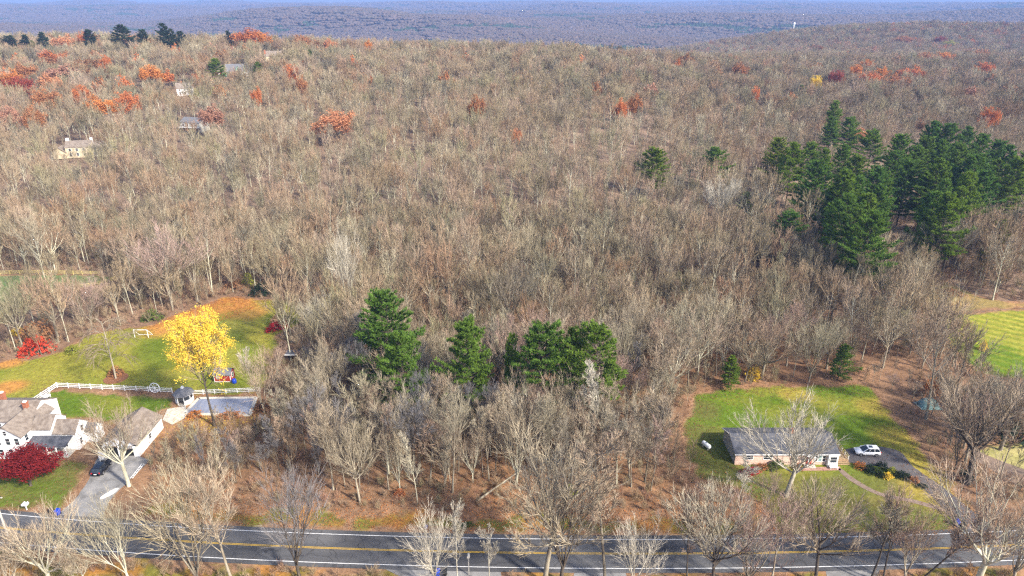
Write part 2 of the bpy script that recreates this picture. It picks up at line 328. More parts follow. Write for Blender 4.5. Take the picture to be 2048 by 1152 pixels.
def lawn(name, px, fn, z=0.02, step=.55, world=None, edge=1.6, drape=False):
    P = smoothpoly(world or gp(px), 5); xs = [p[0] for p in P]; ys = [p[1] for p in P]
    gx = np.arange(min(xs) - step, max(xs) + step, step); gy = np.arange(min(ys) - step, max(ys) + step, step)
    X, Y = np.meshgrid(gx, gy); n = len(gx); cx_, cy_ = X[:-1, :-1] + step / 2, Y[:-1, :-1] + step / 2
    ins = inpoly(cx_, cy_, P); X = X + nrng.uniform(-.3, .3, X.shape) * step; Y = Y + nrng.uniform(-.3, .3, Y.shape) * step
    jj, ii = np.nonzero(ins); f = np.stack([jj * n + ii, jj * n + ii + 1, (jj + 1) * n + ii + 1, (jj + 1) * n + ii], 1)
    used, inv = np.unique(f, return_inverse=True); x = X.ravel()[used]; y = Y.ravel()[used]
    c = fn(x, y); d = edist(x, y, P); e = sstep(0.2, 1.0, d / edge + (vnoise(x, y, 1.7, 5) - .5) * 1.3)[:, None]
    c = littercol(x, y) * 1.15 * (1 - e) + c * e
    c = c * (.8 + .4 * nrng.random((len(x), 1)))
    me = bpy.data.meshes.new(name); me.from_pydata(np.stack([x, y, z + (hgt(x, y) if drape else 0 * x)], 1).tolist(), [], inv.reshape(f.shape).tolist()); me.materials.append(M['lawn']); setcol(me, c)
    o = link(name, me); o['kind'] = 'structure'; return P
def spots(x, y, lst):
    r = np.zeros(len(x))
    for px, py, rad in lst:
        a, b = G(px, py); r = np.maximum(r, 1 - sstep(.35 * rad, rad, np.hypot(x - a, (y - b))))
    return np.clip(r + (vnoise(x, y, 3, 8) - .5) * .6 * (r > 0.02), 0, 1)[:, None]
def mixc(a, b, t): return a * (1 - t) + b * t
def f_back(x, y):
    n = vnoise(x, y, 8, 21)[:, None] * .6 + vnoise(x + .6 * y, y * .3, 3, 22)[:, None] * .5
    c = mixc(GR['g'] * 1.1, GR['y'] * 1.1, np.clip(n * 1.25 + .02, 0, 1))
    c = mixc(c, GR['g'] * .75, spots(x, y, [(310, 700, 9), (350, 720, 7)]) * .6)
    c = mixc(c, GR['y'], spots(x, y, [(100, 740, 14), (180, 700, 12), (60, 770, 9)]) * .6)
    c = mixc(c, GR['o'], spots(x, y, [(330, 650, 9), (380, 632, 10), (430, 610, 11), (470, 605, 10), (350, 640, 9), (400, 620, 11), (500, 625, 7), (20, 775, 5), (20, 720, 6)]) * .95)
    return mixc(c, GR['d'], spots(x, y, [(430, 660, 13), (480, 640, 10), (390, 655, 8)]) * .5)
def f_side(x, y): return mixc(GR['g'], GR['y'], np.clip(vnoise(x, y, 4, 31) - .35, 0, 1)[:, None] * .9)
def f_front(x, y): return mixc(mixc(GR['g'], GR['d'], vnoise(x, y, 5, 41)[:, None]), GR['b'], np.clip(vnoise(x, y, 2.5, 42) - .6, 0, 1)[:, None])
def f_ranch(x, y):
    n = vnoise(x * .4 + y * .1, y, 4, 51)[:, None] * .7 + vnoise(x, y, 14, 52)[:, None] * .4
    c = mixc(GR['g'] * 1.05, GR['y'], np.clip(n * 1.3 - .45 + .10 * np.sin((x * .25 + y) * 3.1)[:, None] + .35 * (vnoise(x, y, 1.3, 57)[:, None] - .5), 0, 1))
    c = mixc(c, mixc(GR['d'], GR['b'], np.clip(vnoise(x, y, 5, 54) - .3, 0, 1)[:, None]), (1 - sstep(100, 106, y))[:, None] * .75)
    c = mixc(c, np.array([.34, .25, .05]), spots(x, y, [(1800, 880, 7), (1840, 930, 6), (1860, 985, 7), (1760, 815, 6), (1900, 1000, 6), (1590, 790, 5)]) * .7)
    return mixc(c, GR['d'], spots(x, y, [(1395, 880, 9), (1420, 940, 11), (1400, 820, 6)]) * .85)
def f_field(x, y):
    s = .5 + .5 * np.sin((x * .62 + y * .78) * 2 * math.pi / 3.6 + 3.0 * vnoise(x, y, 14, 61)) * (.5 + .5 * vnoise(x, y, 6, 63))
    return mixc(GR['g'] * 1.15, GR['y'] * 1.35, np.clip(.2 + .9 * s[:, None] - .7 * spots(x, y, [(2000, 725, 14)]), 0, 1))
def f_pad(x, y): return mixc(np.array([.085, .15, .05]), np.array([.17, .17, .085]), vnoise(x, y, 7, 71)[:, None])
def f_verge(x, y):
    n = vnoise(x, y, 6, 81)[:, None]; return mixc(mixc(GR['d'], GR['y'] * .8, n), GR['o'] * .85, np.clip(vnoise(x, y, 3.2, 82) * 2 - .75, 0, 1)[:, None])
def f_pale(x, y): return mixc(np.array([.42, .36, .16]), np.array([.20, .20, .06]), vnoise(x * .3, y, 2.5, 91)[:, None])
def f_meadow(x, y): return mixc(np.array([.30, .19, .08]), np.array([.20, .18, .06]), vnoise(x, y, 5, 92)[:, None])
POLY = {}
POLY['back'] = lawn('back_lawn', [(-60, 740), (20, 718), (90, 712), (130, 695), (180, 668), (260, 655), (300, 650), (340, 632), (420, 605), (455, 592), (520, 598), (600, 603), (612, 625), (603, 650), (565, 668), (560, 690), (540, 740), (520, 785), (375, 790), (115, 775), (70, 800), (-60, 812)], f_back)
POLY['side'] = lawn('side_lawn', [(112, 779), (250, 786), (350, 793), (340, 815), (300, 840), (230, 850), (175, 840), (120, 840), (85, 812), (80, 800)], f_side, .026)
POLY['front'] = lawn('front_lawn', [(-60, 925), (130, 920), (190, 925), (168, 958), (150, 990), (120, 1022), (60, 1022), (-60, 1012)], f_front)
POLY['ranch'] = lawn('ranch_lawn', [(1385, 792), (1440, 776), (1560, 770), (1720, 768), (1762, 790), (1800, 840), (1850, 900), (1905, 960), (1960, 1040), (1900, 1066), (1700, 1076), (1570, 1077), (1530, 1030), (1470, 985), (1390, 950), (1362, 870)], f_ranch)
POLY['field'] = lawn('striped_field', [(1882, 632), (1960, 624), (2060, 616), (2200, 606), (2260, 680), (2100, 750), (2030, 760), (1960, 745), (1915, 710), (1890, 670)], f_field, step=.7)
POLY['pad'] = lawn('paddock', [(-120, 552), (0, 549), (190, 549), (235, 560), (180, 575), (100, 590), (40, 618), (-20, 645), (-120, 680)], f_pad, step=.7)
POLY['pale'] = lawn('clearing', [(1940, 900), (2000, 885), (2100, 880), (2160, 930), (2080, 960), (1990, 945)], f_pale)
POLY['meadow'] = lawn('meadow', [(1850, 610), (1870, 575), (1895, 560), (1930, 580), (1990, 600), (2060, 605), (2060, 615), (1960, 622), (1880, 630)], f_meadow, step=.8)
def vergepoly(o1, o2, xa, xb):
    xs = np.linspace(xa, xb, 30); return [(x, roady(x) + o1) for x in xs] + [(x, roady(x) + o2 + 1.2 * math.sin(x * .3)) for x in xs[::-1]]
lawn('hill_yard', None, f_field, .5, .9, [hit(*q) for q in ((378, 196), (440, 192), (432, 176), (395, 174))], 1.5, True)
lawn('verge', None, f_verge, world=vergepoly(3.85, 9, -64, 42), edge=2.2)
lawn('verge', None, f_verge, .016, world=vergepoly(-11, -3.85, -110, 110), edge=2.0)
def pl(px): return gp(px)
NOTREE = [POLY[k] for k in POLY] + [drive1, drive2, ap1, ap2, ap3]
NOTREE += [pl([(-80, 780), (210, 800), (345, 790), (540, 780), (560, 850), (345, 890), (300, 930), (300, 990), (170, 1060), (-80, 1040)])]
CLEAR2 = [pl([(1690, 545), (1730, 490), (1800, 465), (1880, 480), (1910, 515), (1840, 530), (1760, 520)])]
GROVE = pl([(1560, 400), (1600, 370), (1800, 350), (2060, 340), (2150, 380), (2060, 405), (1960, 420), (1900, 460), (1800, 470), (1700, 490), (1650, 460)])
NOTREE.append(pl([(1960, 775), (2005, 780), (2005, 815), (1960, 815)]))

# ---------------------------------------------------------------- tree builders
def rvec(r):
    while True:
        v = Vector((r.uniform(-1, 1), r.uniform(-1, 1), r.uniform(-1, 1)))
        if .05 < v.length < 1: return v.normalized()
def tilt(d, ang, r, az=None):
    u = d.cross(Vector((0, 0, 1)))
    if u.length < 1e-3: u = Vector((1, 0, 0))
    u.normalize(); v = d.cross(u); a = r.uniform(0, 2 * math.pi) if az is None else az
    return (d * math.cos(ang) + (u * math.cos(a) + v * math.sin(a)) * math.sin(ang)).normalized()
def gen_bare(seed, kind, nc, wid, H=18.0, trop=.15, tubelev=2):
    """a leafless tree: MB of trunk and limbs, MB of branches and twigs, list of twig tips"""
    r = random.Random(seed); T, C, tips = MB(), MB(), []
    def path(p, d, L, n, wob, tr):
        P = [p.copy()]
        for i in range(n):
            d = (d + rvec(r) * wob + Vector((0, 0, tr))).normalized(); p = p + d * (L / n); P.append(p.copy())
        return P, d
    def sliver(mb, a, b, w):
        d = b - a; s = d.cross(rvec(r)); s.normalize(); mb.add([a - s * w * .5, a + s * w * .5, b], [(0, 1, 2)])
    def bristle(mb, P, w):                       # a branch drawn as a tapering folded strip
        n = len(P)
        for q in range(2):
            s = (P[-1] - P[0]).cross(rvec(r)); s.normalize(); vs = []
            for i, p in enumerate(P): k = w * (1 - .75 * i / (n - 1)) * .5; vs += [p - s * k, p + s * k]
            mb.add(vs, [(2 * i, 2 * i + 1, 2 * i + 3, 2 * i + 2) for i in range(n - 1)])
            if lod: break
    lod = tubelev < 2
    def grow(p, d, L, rad, lev):
        last = len(nc)
        n = (6, 5, 4, 3, 2)[min(lev, 4)]
        if lev >= last:
            e = p + (d + rvec(r) * .16).normalized() * L; sliver(C, p, e, wid[lev]); tips.append(e); return
        P, de = path(p, d, L, n, (.05, .12, .11, .11, .1)[lev], (.0, trop, trop * .9, trop * .6, .05)[lev])
        if lev <= tubelev: T.tube(P, [rad * (1 - .68 * i / n) for i in range(n + 1)], (7, 5, 3, 3)[lev], cap=False)
        else: bristle(C, P, wid[lev])
        k = nc[lev]
        for i in range(k):
            t = (i + r.uniform(.1, .9)) / k; t0 = (.2, .22, .15, .1)[min(lev, 3)]; t = t0 + (1 - t0) * t
            q = t * n; j = min(int(q), n - 1); pp = P[j].lerp(P[j + 1], q - j); dd = (P[j + 1] - P[j]).normalized()
            ang = r.gauss((.55, .50, .42, .36)[min(lev, 3)], .12)
            ln = L * r.uniform(*((.38, .62), (.42, .66), (.48, .74), (.55, .85))[min(lev, 3)]) * (1.15 - .5 * t)
            grow(pp, tilt(dd, ang, r), ln, max(rad * (1 - .68 * t) * .66, .024), lev + 1)
        if lev + 1 <= last: grow(P[-1], de, L * .42, rad * .3, lev + 1)
    up = Vector((r.uniform(-.06, .06), r.uniform(-.06, .06), 1)).normalized()
    R0 = H * .0108
    if kind == 'F':                              # grown in the woods: bare bole, limbs rising into a high crown
        P, d = path(Vector((0, 0, -.3)), up, H * .88, 8, .035, .03)
        T.tube(P, [R0 * (1.35 if i == 0 else 1) * (1 - .8 * i / 8) for i in range(9)], 7, cap=False)
        k = nc[0]; b0 = r.uniform(.36, .5)
        for i in range(k):
            t = b0 + (1 - b0) * (i + r.uniform(.1, .8)) / k; q = t * 8; j = min(int(q), 7); pp = P[j].lerp(P[j + 1], q - j)
            s = math.sin(math.pi * min(1, .28 + .72 * (t - b0) / (1 - b0)))
            grow(pp, tilt(Vector((0, 0, 1)), r.uniform(.5, .95) * (1.1 - .35 * t), r, i * 2.4 + r.uniform(-.5, .5)), H * (.17 + .17 * s) * r.uniform(.8, 1.15), R0 * .42 * (1.1 - .6 * t), 1)
        grow(P[-1], Vector((0, 0, 1)), H * .14, R0 * .22, 1)
    elif kind == 'V':                            # several stems fanning out from near the ground
        fk = r.uniform(.12, .26); P, d = path(Vector((0, 0, -.3)), up, H * fk, 3, .04, 0)
        T.tube(P, [R0 * 1.35, R0 * 1.1, R0 * 1.05, R0], 7, cap=False)
        k = max(5, nc[0] - 4)
        for i in range(k):
            grow(P[-1] - up * r.uniform(0, .08) * H, tilt(Vector((0, 0, 1)), r.uniform(.16, .62), r, i * 2.4 + r.uniform(-.4, .4)), H * (1 - fk) * r.uniform(.68, .84), R0 * r.uniform(.45, .62), 0 if lod is False and False else 1)
    elif kind == 'O':                            # open grown: heavy spreading limbs
        fk = r.uniform(.26, .36); P, d = path(Vector((0, 0, -.3)), up, H * fk, 4, .05, 0)
        T.tube(P, [R0 * 1.9, R0 * 1.5, R0 * 1.4, R0 * 1.35, R0 * 1.2], 8, cap=False)
        k = nc[0]
        for i in range(k):
            a = .25 + .85 * ((i * .618) % 1); grow(P[-1] - up * r.uniform(0, .07) * H, tilt(Vector((0, 0, 1)), a, r, i * 2.4 + r.uniform(-.4, .4)), H * (1 - fk) * r.uniform(.55, .72), R0 * r.uniform(.5, .75), 1)
    elif kind == 'D':                            # rounded dome of limbs radiating from a high fork
        fk = r.uniform(.34, .46); P, d = path(Vector((0, 0, -.3)), up, H * fk, 5, .04, 0)
        T.tube(P, [R0 * 1.3] + [R0 * (1.05 - .07 * i) for i in range(5)], 7, cap=False); k = nc[0] + 1
        for i in range(k):
            a = .06 + 1.0 * math.sqrt((i + r.uniform(.2, .8)) / k); ln = H * (1 - fk) * (.74 - .14 * a) * r.uniform(.88, 1.1)
            grow(P[-1] - up * r.uniform(0, .12) * H * (a > .5), tilt(Vector((0, 0, 1)), a, r, i * 2.4 + r.uniform(-.35, .35)), ln, R0 * r.uniform(.45, .65), 1)
    elif kind == 'S':                            # slim pole with short branches
        P, d = path(Vector((0, 0, -.3)), up, H * .93, 8, .03, .02)
        T.tube(P, [R0 * .62 * (1 - .8 * i / 8) for i in range(9)], 6, cap=False); k = nc[0] + 3; b0 = .4
        for i in range(k):
            t = b0 + (1 - b0) * (i + r.random()) / k; q = t * 8; j = min(int(q), 7); pp = P[j].lerp(P[j + 1], q - j)
            grow(pp, tilt(Vector((0, 0, 1)), r.uniform(.5, .8), r), H * .17 * r.uniform(.7, 1.2) * (1.3 - .6 * t), R0 * .2, 1)
    elif kind == 'W':                            # weeping
        P, d = path(Vector((0, 0, -.2)), up, H * .8, 6, .03, 0)
        T.tube(P, [R0 * 1.6 * (1 - .75 * i / 6) for i in range(7)], 7, cap=False); k = nc[0] + 6
        for i in range(k):
            t = .3 + .7 * (i + r.random()) / k; q = t * 6; j = min(int(q), 5); pp = P[j].lerp(P[j + 1], q - j)
            grow(pp, tilt(Vector((0, 0, 1)), r.uniform(.7, 1.1), r, i * 2.4), H * .42 * (1.25 - .6 * t), R0 * .3, 1)
    elif kind == 'B':                            # brush: stems straight from the ground
        for i in range(nc[0]): grow(Vector((r.gauss(0, .05) * H, r.gauss(0, .05) * H, -.1)), tilt(Vector((0, 0, 1)), abs(r.gauss(0, .45)), r), H * r.uniform(.6, 1.0), .03, 1)
    mz = max(v[2] for v in C.v); k = H / mz
    T.v = [(a * k, b * k, c * k) for a, b, c in T.v]; C.v = [(a * k, b * k, c * k) for a, b, c in C.v]; tips = [t * k for t in tips]
    return T, C, tips
NW = [0, 0, .10, .062, .030]; BW = [0, 0, .15, .085, .045]; CW = [0, .2, .20, .12, .085]
def bark_of(p): return M['bark_pale'] if p else M['bark']
NEAR = {}
for kind, n in (('F', 4), ('D', 5), ('V', 4), ('O', 3), ('S', 3)):
    for i in range(n):
        T, C, tp = gen_bare(100 + i * 7 + ord(kind), kind, (11, 6, 6, 5), NW)
        NEAR[kind, i] = (T.mesh('trunk_' + kind, M['bark'], True), C.mesh('crown_' + kind, M['twig_near']), T, C)
def variant(me, mat):
    c = me.copy(); c.materials[0] = mat; return c
VAR = {}
def bare(loc, H, kind, i, label, group=None, look='', spread=1.0, rz=None, name='bare_tree', lean=0.0):
    tm, cm, _, _ = NEAR[kind, i]
    if look:
        key = (kind, i, look)
        if key not in VAR:
            b, t = {'pale': ('bark_pale', 'twig_pale'), 'pink': ('bark', 'twig_pink'), 'grey': ('bark_dark', 'twig_grey'), 'dark': ('bark_dark', 'twig_near'), 'palebark': ('bark_lichen', 'twig_near')}[look]
            VAR[key] = (variant(tm, M[b]), variant(cm, M[t]))
        tm, cm = VAR[key]
    s = H / 18.0
    o = thing(name, (loc[0], loc[1], hz(*loc) - .05), label, 'tree', group, rng.uniform(0, 6.28) if rz is None else rz, (s * spread, s * spread, s))
    if lean: o.rotation_euler = (0, lean, 0)
    link('trunk', tm, o); link('crown', cm, o); return o
def leaves(tips, n, size, r, spread=1.0, flat=0.0, C=None):
    C = C or MB()
    for t in tips:
        for k in range(n):
            c = t + rvec(r) * r.random() * spread; nrm = rvec(r); nrm.z += flat; nrm.normalize()
            u = nrm.cross(rvec(r)); u.normalize(); v = nrm.cross(u); s = size * r.uniform(.6, 1.25) * .5
            C.add([c - u * s, c - v * s * .7, c + u * s, c + v * s * .7], [(0, 1, 2, 3)])
    return C
def gen_pine(seed, H=26.0, base=.22, Rm=.2, dens=1.0, droop=.0):
    r = random.Random(seed); T, C = MB(), MB(); up = Vector((r.uniform(-.03, .03), r.uniform(-.03, .03), 1))
    tp = lambda z: Vector((up.x * z + .12 * math.sin(z * .35 + seed), up.y * z + .1 * math.sin(z * .27), z))
    T.tube([tp(H * i / 8 * .98 - (.3 if i == 0 else 0)) for i in range(9)], [H * .0125 * (1 - .88 * i / 8) for i in range(9)], 7, cap=False)
    def tuft(p, d, s):
        for k in range(9):
            n = (d * .9 + rvec(r) * .85 + Vector((0, 0, .35))).normalized(); w = n.cross(rvec(r)); w.normalize()
            L = s * r.uniform(.7, 1.25); C.add([p - w * s * .16, p + w * s * .16, p + n * L], [(0, 1, 2)])
    z = base * H
    lop = [r.uniform(.55, 1.15) for _ in range(7)]
    while z < H * .985:
        t = min(1.0, max(0.0, (z / H - base) / (1 - base))); prof = (.6 + .4 * min(1, t / .2)) * (1 - t ** 2.0) ** .62 * (1 - .18 * t) + .05
        for k in range(r.choice((4, 5, 5, 6))):
            if r.random() < .10 + .10 * (1 - t): continue
            az = r.uniform(0, 6.28); L = H * Rm * prof * r.uniform(.62, 1.18) * lop[int(az / 6.284 * 7) % 7]
            el = -.12 + .75 * t ** 1.3 + r.gauss(0, .10) - droop; d = Vector((math.cos(az) * math.cos(el), math.sin(az) * math.cos(el), math.sin(el)))
            P = [tp(z)]; n = 5
            for i in range(n): d = (d + Vector((0, 0, .075)) + rvec(r) * .07).normalized(); P.append(P[-1] + d * L / n)
            T.tube(P, [H * .0026 * (1 - .8 * i / n) + .012 for i in range(n + 1)], 3, cap=False)
            m = max(3, int(L * 2.2 * dens))
            for i in range(m):
                q = (.3 + .7 * (i + r.random()) / m) * n; j = min(int(q), n - 1); pp = P[j].lerp(P[j + 1], q - j); dd = (P[j + 1] - P[j]).normalized()
                side = dd.cross(Vector((0, 0, 1))).normalized() * r.choice((-1, 1)); l = L * .30 * r.uniform(.3, 1) * (1.25 - q / n * .75)
                e = pp + (dd * .7 + side + Vector((0, 0, .18))).normalized() * l
                tuft(e, (e - pp).normalized(), .78)
                tuft(pp.lerp(e, .5) + Vector((0, 0, .05)), (e - pp).normalized(), .72)
            tuft(P[-1], d, .7)
        z += H * .030 * r.uniform(.7, 1.35) * (1.0 - .35 * t)
    for k in range(5): tuft(tp(H * (.94 + .012 * k)), Vector((0, 0, 1)), .6)
    return T, C
PINES = []
for i, (b, rm, de) in enumerate(((.20, .34, 1.25), (.28, .32, 1.25), (.30, .36, 1.2), (.34, .38, .85), (.12, .36, 1.2))):
    T, C = gen_pine(40 + i, base=b, Rm=rm, dens=de); PINES.append((T.mesh('pine_trunk', M['bark_dark'], True), C.mesh('pine_needles', M['needles'])))
def pine(loc, H, i, label, group=None, spread=1.0, rz=None, mat=None):
    tm, cm = PINES[i]
    if mat:
        if ('p', i, mat) not in VAR: VAR['p', i, mat] = variant(cm, M[mat])
        cm = VAR['p', i, mat]
    s = H / 26.0; o = thing('pine_tree', (loc[0], loc[1], hz(*loc) - .05), label, 'tree', group, rng.uniform(0, 6.28) if rz is None else rz, (s * spread, s * spread, s))
    link('trunk', tm, o); link('crown', cm, o); return o
# leafy crowns for the oaks and maples still in colour
LEAFY = []
for i, kind in enumerate(('D', 'D', 'O', 'D')):
    T, C, tips = gen_bare(300 + i, kind, (11, 6, 5), BW, H=16, tubelev=1)
    LEAFY.append((T.mesh('leafy_trunk', M['bark'], True), leaves(tips, 13, .50, random.Random(i), 1.15, .5)))
LFM = {}
def leafy(loc, H, W, i, colour, label, group=None, name='autumn_tree'):
    if (i, colour) not in LFM: LFM[i, colour] = LEAFY[i][1].mesh('leaf_crown', M['leaf_' + colour])
    s = H / 16.0; w0 = (17.0, 13.0, 17.0, 12.0)[i]; sw = W * 1.2 / w0
    o = thing(name, (loc[0], loc[1], hz(*loc) - .05), label, 'tree', group, rng.uniform(0, 6.28), (sw, sw, s))
    link('trunk', LEAFY[i][0], o); link('crown', LFM[i, colour], o); return o
def gen_shrub(seed, n=260, size=.16, flat=.55):
    r = random.Random(seed); S, C = MB(), MB(); pts = []
    for k in range(9): e = Vector((r.gauss(0, .35), r.gauss(0, .35), r.uniform(.45, .9))); S.tube([Vector((0, 0, -.05)), e * .5, e], [.04, .03, .012], 4, cap=False)
    for k in range(n):
        v = rvec(r); v.z = abs(v.z); pts.append(Vector((v.x, v.y, v.z * 1.0)) * (r.uniform(.55, 1.02) + .12 * math.sin(5 * v.x + seed) * math.cos(4 * v.y)))
    leaves(pts, 3, size, r, .12, .3, C); return S.mesh('shrub_stems', M['bark_dark']), C
SHR = [gen_shrub(i) for i in range(3)]; SHM = {}
def shrub(loc, w, h, colour, label, group=None, i=0, d=None):
    if (i, colour) not in SHM: SHM[i, colour] = SHR[i][1].mesh('shrub_leaves', M['leaf_' + colour])
    o = thing('shrub', (loc[0], loc[1], hz(*loc)), label, 'shrub', group, rng.uniform(0, .6), (w / 2, (d or w) / 2, h))
    link('stem', SHR[i][0], o); link('foliage', SHM[i, colour], o); return o
# prototypes that only the uncountable masses of woodland use (never in the scene themselves)
def protocol(name, items):
    c = bpy.data.collections.new(name)
    for k, me in enumerate(items): c.objects.link(bpy.data.objects.new('%s_%02d' % (name, k), me))
    return c
def joinmesh(name, T, C, mats):
    m = MB(); m.add(T.v, T.f, 0); m.add(C.v, C.f, 1); return m.mesh(name, mats)
midp = []
for i, kind in enumerate('DFVDFFSODF'):
    T, C, tp = gen_bare(500 + i, kind, (10, 5, 5, 4), BW, H=18, tubelev=1)
    midp.append(joinmesh('mid_tree', T, C, [M['bark_lichen'] if i in (1, 2, 4, 5, 6, 8, 9) else M['bark'], M['twig']]))
MID = protocol('mid_wood', midp)
farp = []
for i, kind in enumerate('DDDVDOD'):
    T, C, tp = gen_bare(600 + i, kind, (10, 6, 5, 3), CW, H=17, tubelev=1)
    farp.append(joinmesh('far_tree', T, C, [M['bark_lichen'] if i in (1, 3, 5) else M['bark'], M['twig']]))
for i, c in enumerate(('rust', 'brown', 'red', 'pink')):
    farp.append(joinmesh('far_leafy', MB().tube([(0, 0, 0), (0, 0, 8)], [.3, .15], 5), leaves(gen_bare(640 + i, 'D', (9, 5, 3), BW, H=15, tubelev=0)[2], 4, .95, random.Random(i), 1.2, .4), [M['bark'], M['leaf_' + c]]))
FARW = protocol('far_wood', farp)
def gen_clump(seed, n, mat, conical=False):
    r = random.Random(seed); m = MB()
    for k in range(n):
        a = r.uniform(0, 6.28); q = math.sqrt(r.random()) * 24; cx_, cy_ = q * math.cos(a), q * math.sin(a); rad = r.uniform(5.5, 9.0); h = r.uniform(10.5, 14)
        rings = ((0, .35), (.35, .95), (.62, 1.0), (.85, .62), (1, 0.05)); vs = []; N = 7
        for t, w in rings:
            if conical: w = (1.05 - t) * .9
            for s in range(N):
                b = 2 * math.pi * s / N + k; ww = rad * w * r.uniform(.72, 1.2); vs.append((cx_ + math.cos(b) * ww, cy_ + math.sin(b) * ww, h * (.3 + .7 * t) + r.uniform(-.4, .4)))
        m.add(vs, [(i * N + s, i * N + (s + 1) % N, (i + 1) * N + (s + 1) % N, (i + 1) * N + s) for i in range(4) for s in range(N)])
    return m.mesh('clump', mat, True)
M['canopy'] = rndmat('distant_canopy', [(.095, .075, .068), (.105, .08, .068), (.085, .072, .066), (.11, .078, .062), (.09, .08, .068)], nscale=.09)
CLUMP = protocol('clump', [gen_clump(i, 22, M['canopy']) for i in range(5)] + [gen_clump(9, 9, M['needles_far'], True), gen_clump(10, 12, M['canopy'])])
brp = []
for i in range(5):
    T, C, tp = gen_bare(700 + i, 'B', (11, 6, 5), [0, .06, .05, .04], H=2.6, trop=.05, tubelev=0); m = MB(); m.add(C.v, C.f); brp.append(m.mesh('brush', M['brush']))
T, C, tp = gen_bare(720, 'S', (10, 6, 6), [0, .06, .06, .045], H=8, tubelev=0); brp.append(joinmesh('sapling', T, C, [M['bark'], M['twig']]))
T, C, tp = gen_bare(721, 'V', (10, 6, 6), [0, .06, .06, .045], H=6, tubelev=0); brp.append(joinmesh('sapling', T, C, [M['bark'], M['twig']]))
BRUSH = protocol('brush', brp)
def scatter(name, x, y, scl, idx, coll, label, cat, sink=.1, zs=None):
    n = len(x); me = bpy.data.meshes.new(name); z = hgt(x, y) - sink
    me.from_pydata(np.stack([x, y, z], 1).tolist(), [], [])
    for nm, tp, dat in (('scl', 'FLOAT', scl), ('idx', 'INT', idx), ('rot', 'FLOAT', nrng.uniform(0, 6.28, n))):
        me.attributes.new(nm, tp, 'POINT').data.foreach_set('value', np.asarray(dat, np.int32 if tp == 'INT' else np.float32))
    ng = bpy.data.node_groups.new(name, 'GeometryNodeTree'); ng.interface.new_socket('Geometry', in_out='INPUT', socket_type='NodeSocketGeometry'); ng.interface.new_socket('Geometry', in_out='OUTPUT', socket_type='NodeSocketGeometry')
    N = ng.nodes.new; L = ng.links.new; gi = N('NodeGroupInput'); go = N('NodeGroupOutput'); iop = N('GeometryNodeInstanceOnPoints'); ci = N('GeometryNodeCollectionInfo')
    ci.inputs['Collection'].default_value = coll; ci.inputs['Separate Children'].default_value = True; ci.inputs['Reset Children'].default_value = True
    def attr(nm, t):
        a = N('GeometryNodeInputNamedAttribute'); a.data_type = t; a.inputs['Name'].default_value = nm; return a.outputs[0]
    iop.inputs['Pick Instance'].default_value = True; cb = N('ShaderNodeCombineXYZ'); L(attr('rot', 'FLOAT'), cb.inputs[2]); c2 = N('ShaderNodeCombineXYZ'); sc_ = attr('scl', 'FLOAT')
    for k in range(3): L(sc_, c2.inputs[k])
    L(gi.outputs[0], iop.inputs['Points']); L(ci.outputs[0], iop.inputs['Instance']); L(attr('idx', 'INT'), iop.inputs['Instance Index'])
    L(cb.outputs[0], iop.inputs['Rotation']); L(c2.outputs[0], iop.inputs['Scale']); L(iop.outputs[0], go.inputs[0])
    o = link(name, me); o.modifiers.new('scatter', 'NODES').node_group = ng
    return tag(o, label, cat, kind='stuff')

# ---------------------------------------------------------------- where woods may grow
def blocked(x, y, pad=1.5, road=14):
    b = (y < roady(x) + road) | (y < 60)
    for P in NOTREE: b |= inpoly(x, y, P) | (edist(x, y, P) < pad)
    for P in CLEAR2: b |= inpoly(x, y, P)
    return b
def inview(x, y, m=1.12, add=25): return (np.abs(x) < y * .70 * m + 22 + add) & (y > 0)
def jgrid(x0, x1, y0, y1, s, j=.42):
    X, Y = np.meshgrid(np.arange(x0, x1, s), np.arange(y0, y1, s)); X = X + (np.arange(X.shape[0]) % 2)[:, None] * s / 2
    return (X + nrng.uniform(-j, j, X.shape) * s).ravel(), (Y + nrng.uniform(-j, j, Y.shape) * s).ravel()
# ---------------------------------------------------------------- buildings
def walls(mb, x0, x1, y0, y1, ze, zr=None, axis='x', z0=-.1):
    """four walls, with gable ends when a ridge height is given"""
    v = [(x0, y0, z0), (x1, y0, z0), (x1, y1, z0), (x0, y1, z0), (x0, y0, ze), (x1, y0, ze), (x1, y1, ze), (x0, y1, ze)]
    if zr is None: return mb.add(v, [(0, 1, 5, 4), (1, 2, 6, 5), (2, 3, 7, 6), (3, 0, 4, 7), (4, 5, 6, 7)])
    if axis == 'x':
        ym = (y0 + y1) / 2; v += [(x0, ym, zr), (x1, ym, zr)]; return mb.add(v, [(0, 1, 5, 4), (1, 2, 6, 9, 5), (2, 3, 7, 6), (3, 0, 4, 8, 7), (4, 5, 9, 8), (6, 7, 8, 9)])
    xm = (x0 + x1) / 2; v += [(xm, y0, zr), (xm, y1, zr)]; return mb.add(v, [(0, 1, 5, 8, 4), (1, 2, 6, 5), (2, 3, 7, 9, 6), (3, 0, 4, 7), (5, 6, 9, 8), (7, 4, 8, 9)])
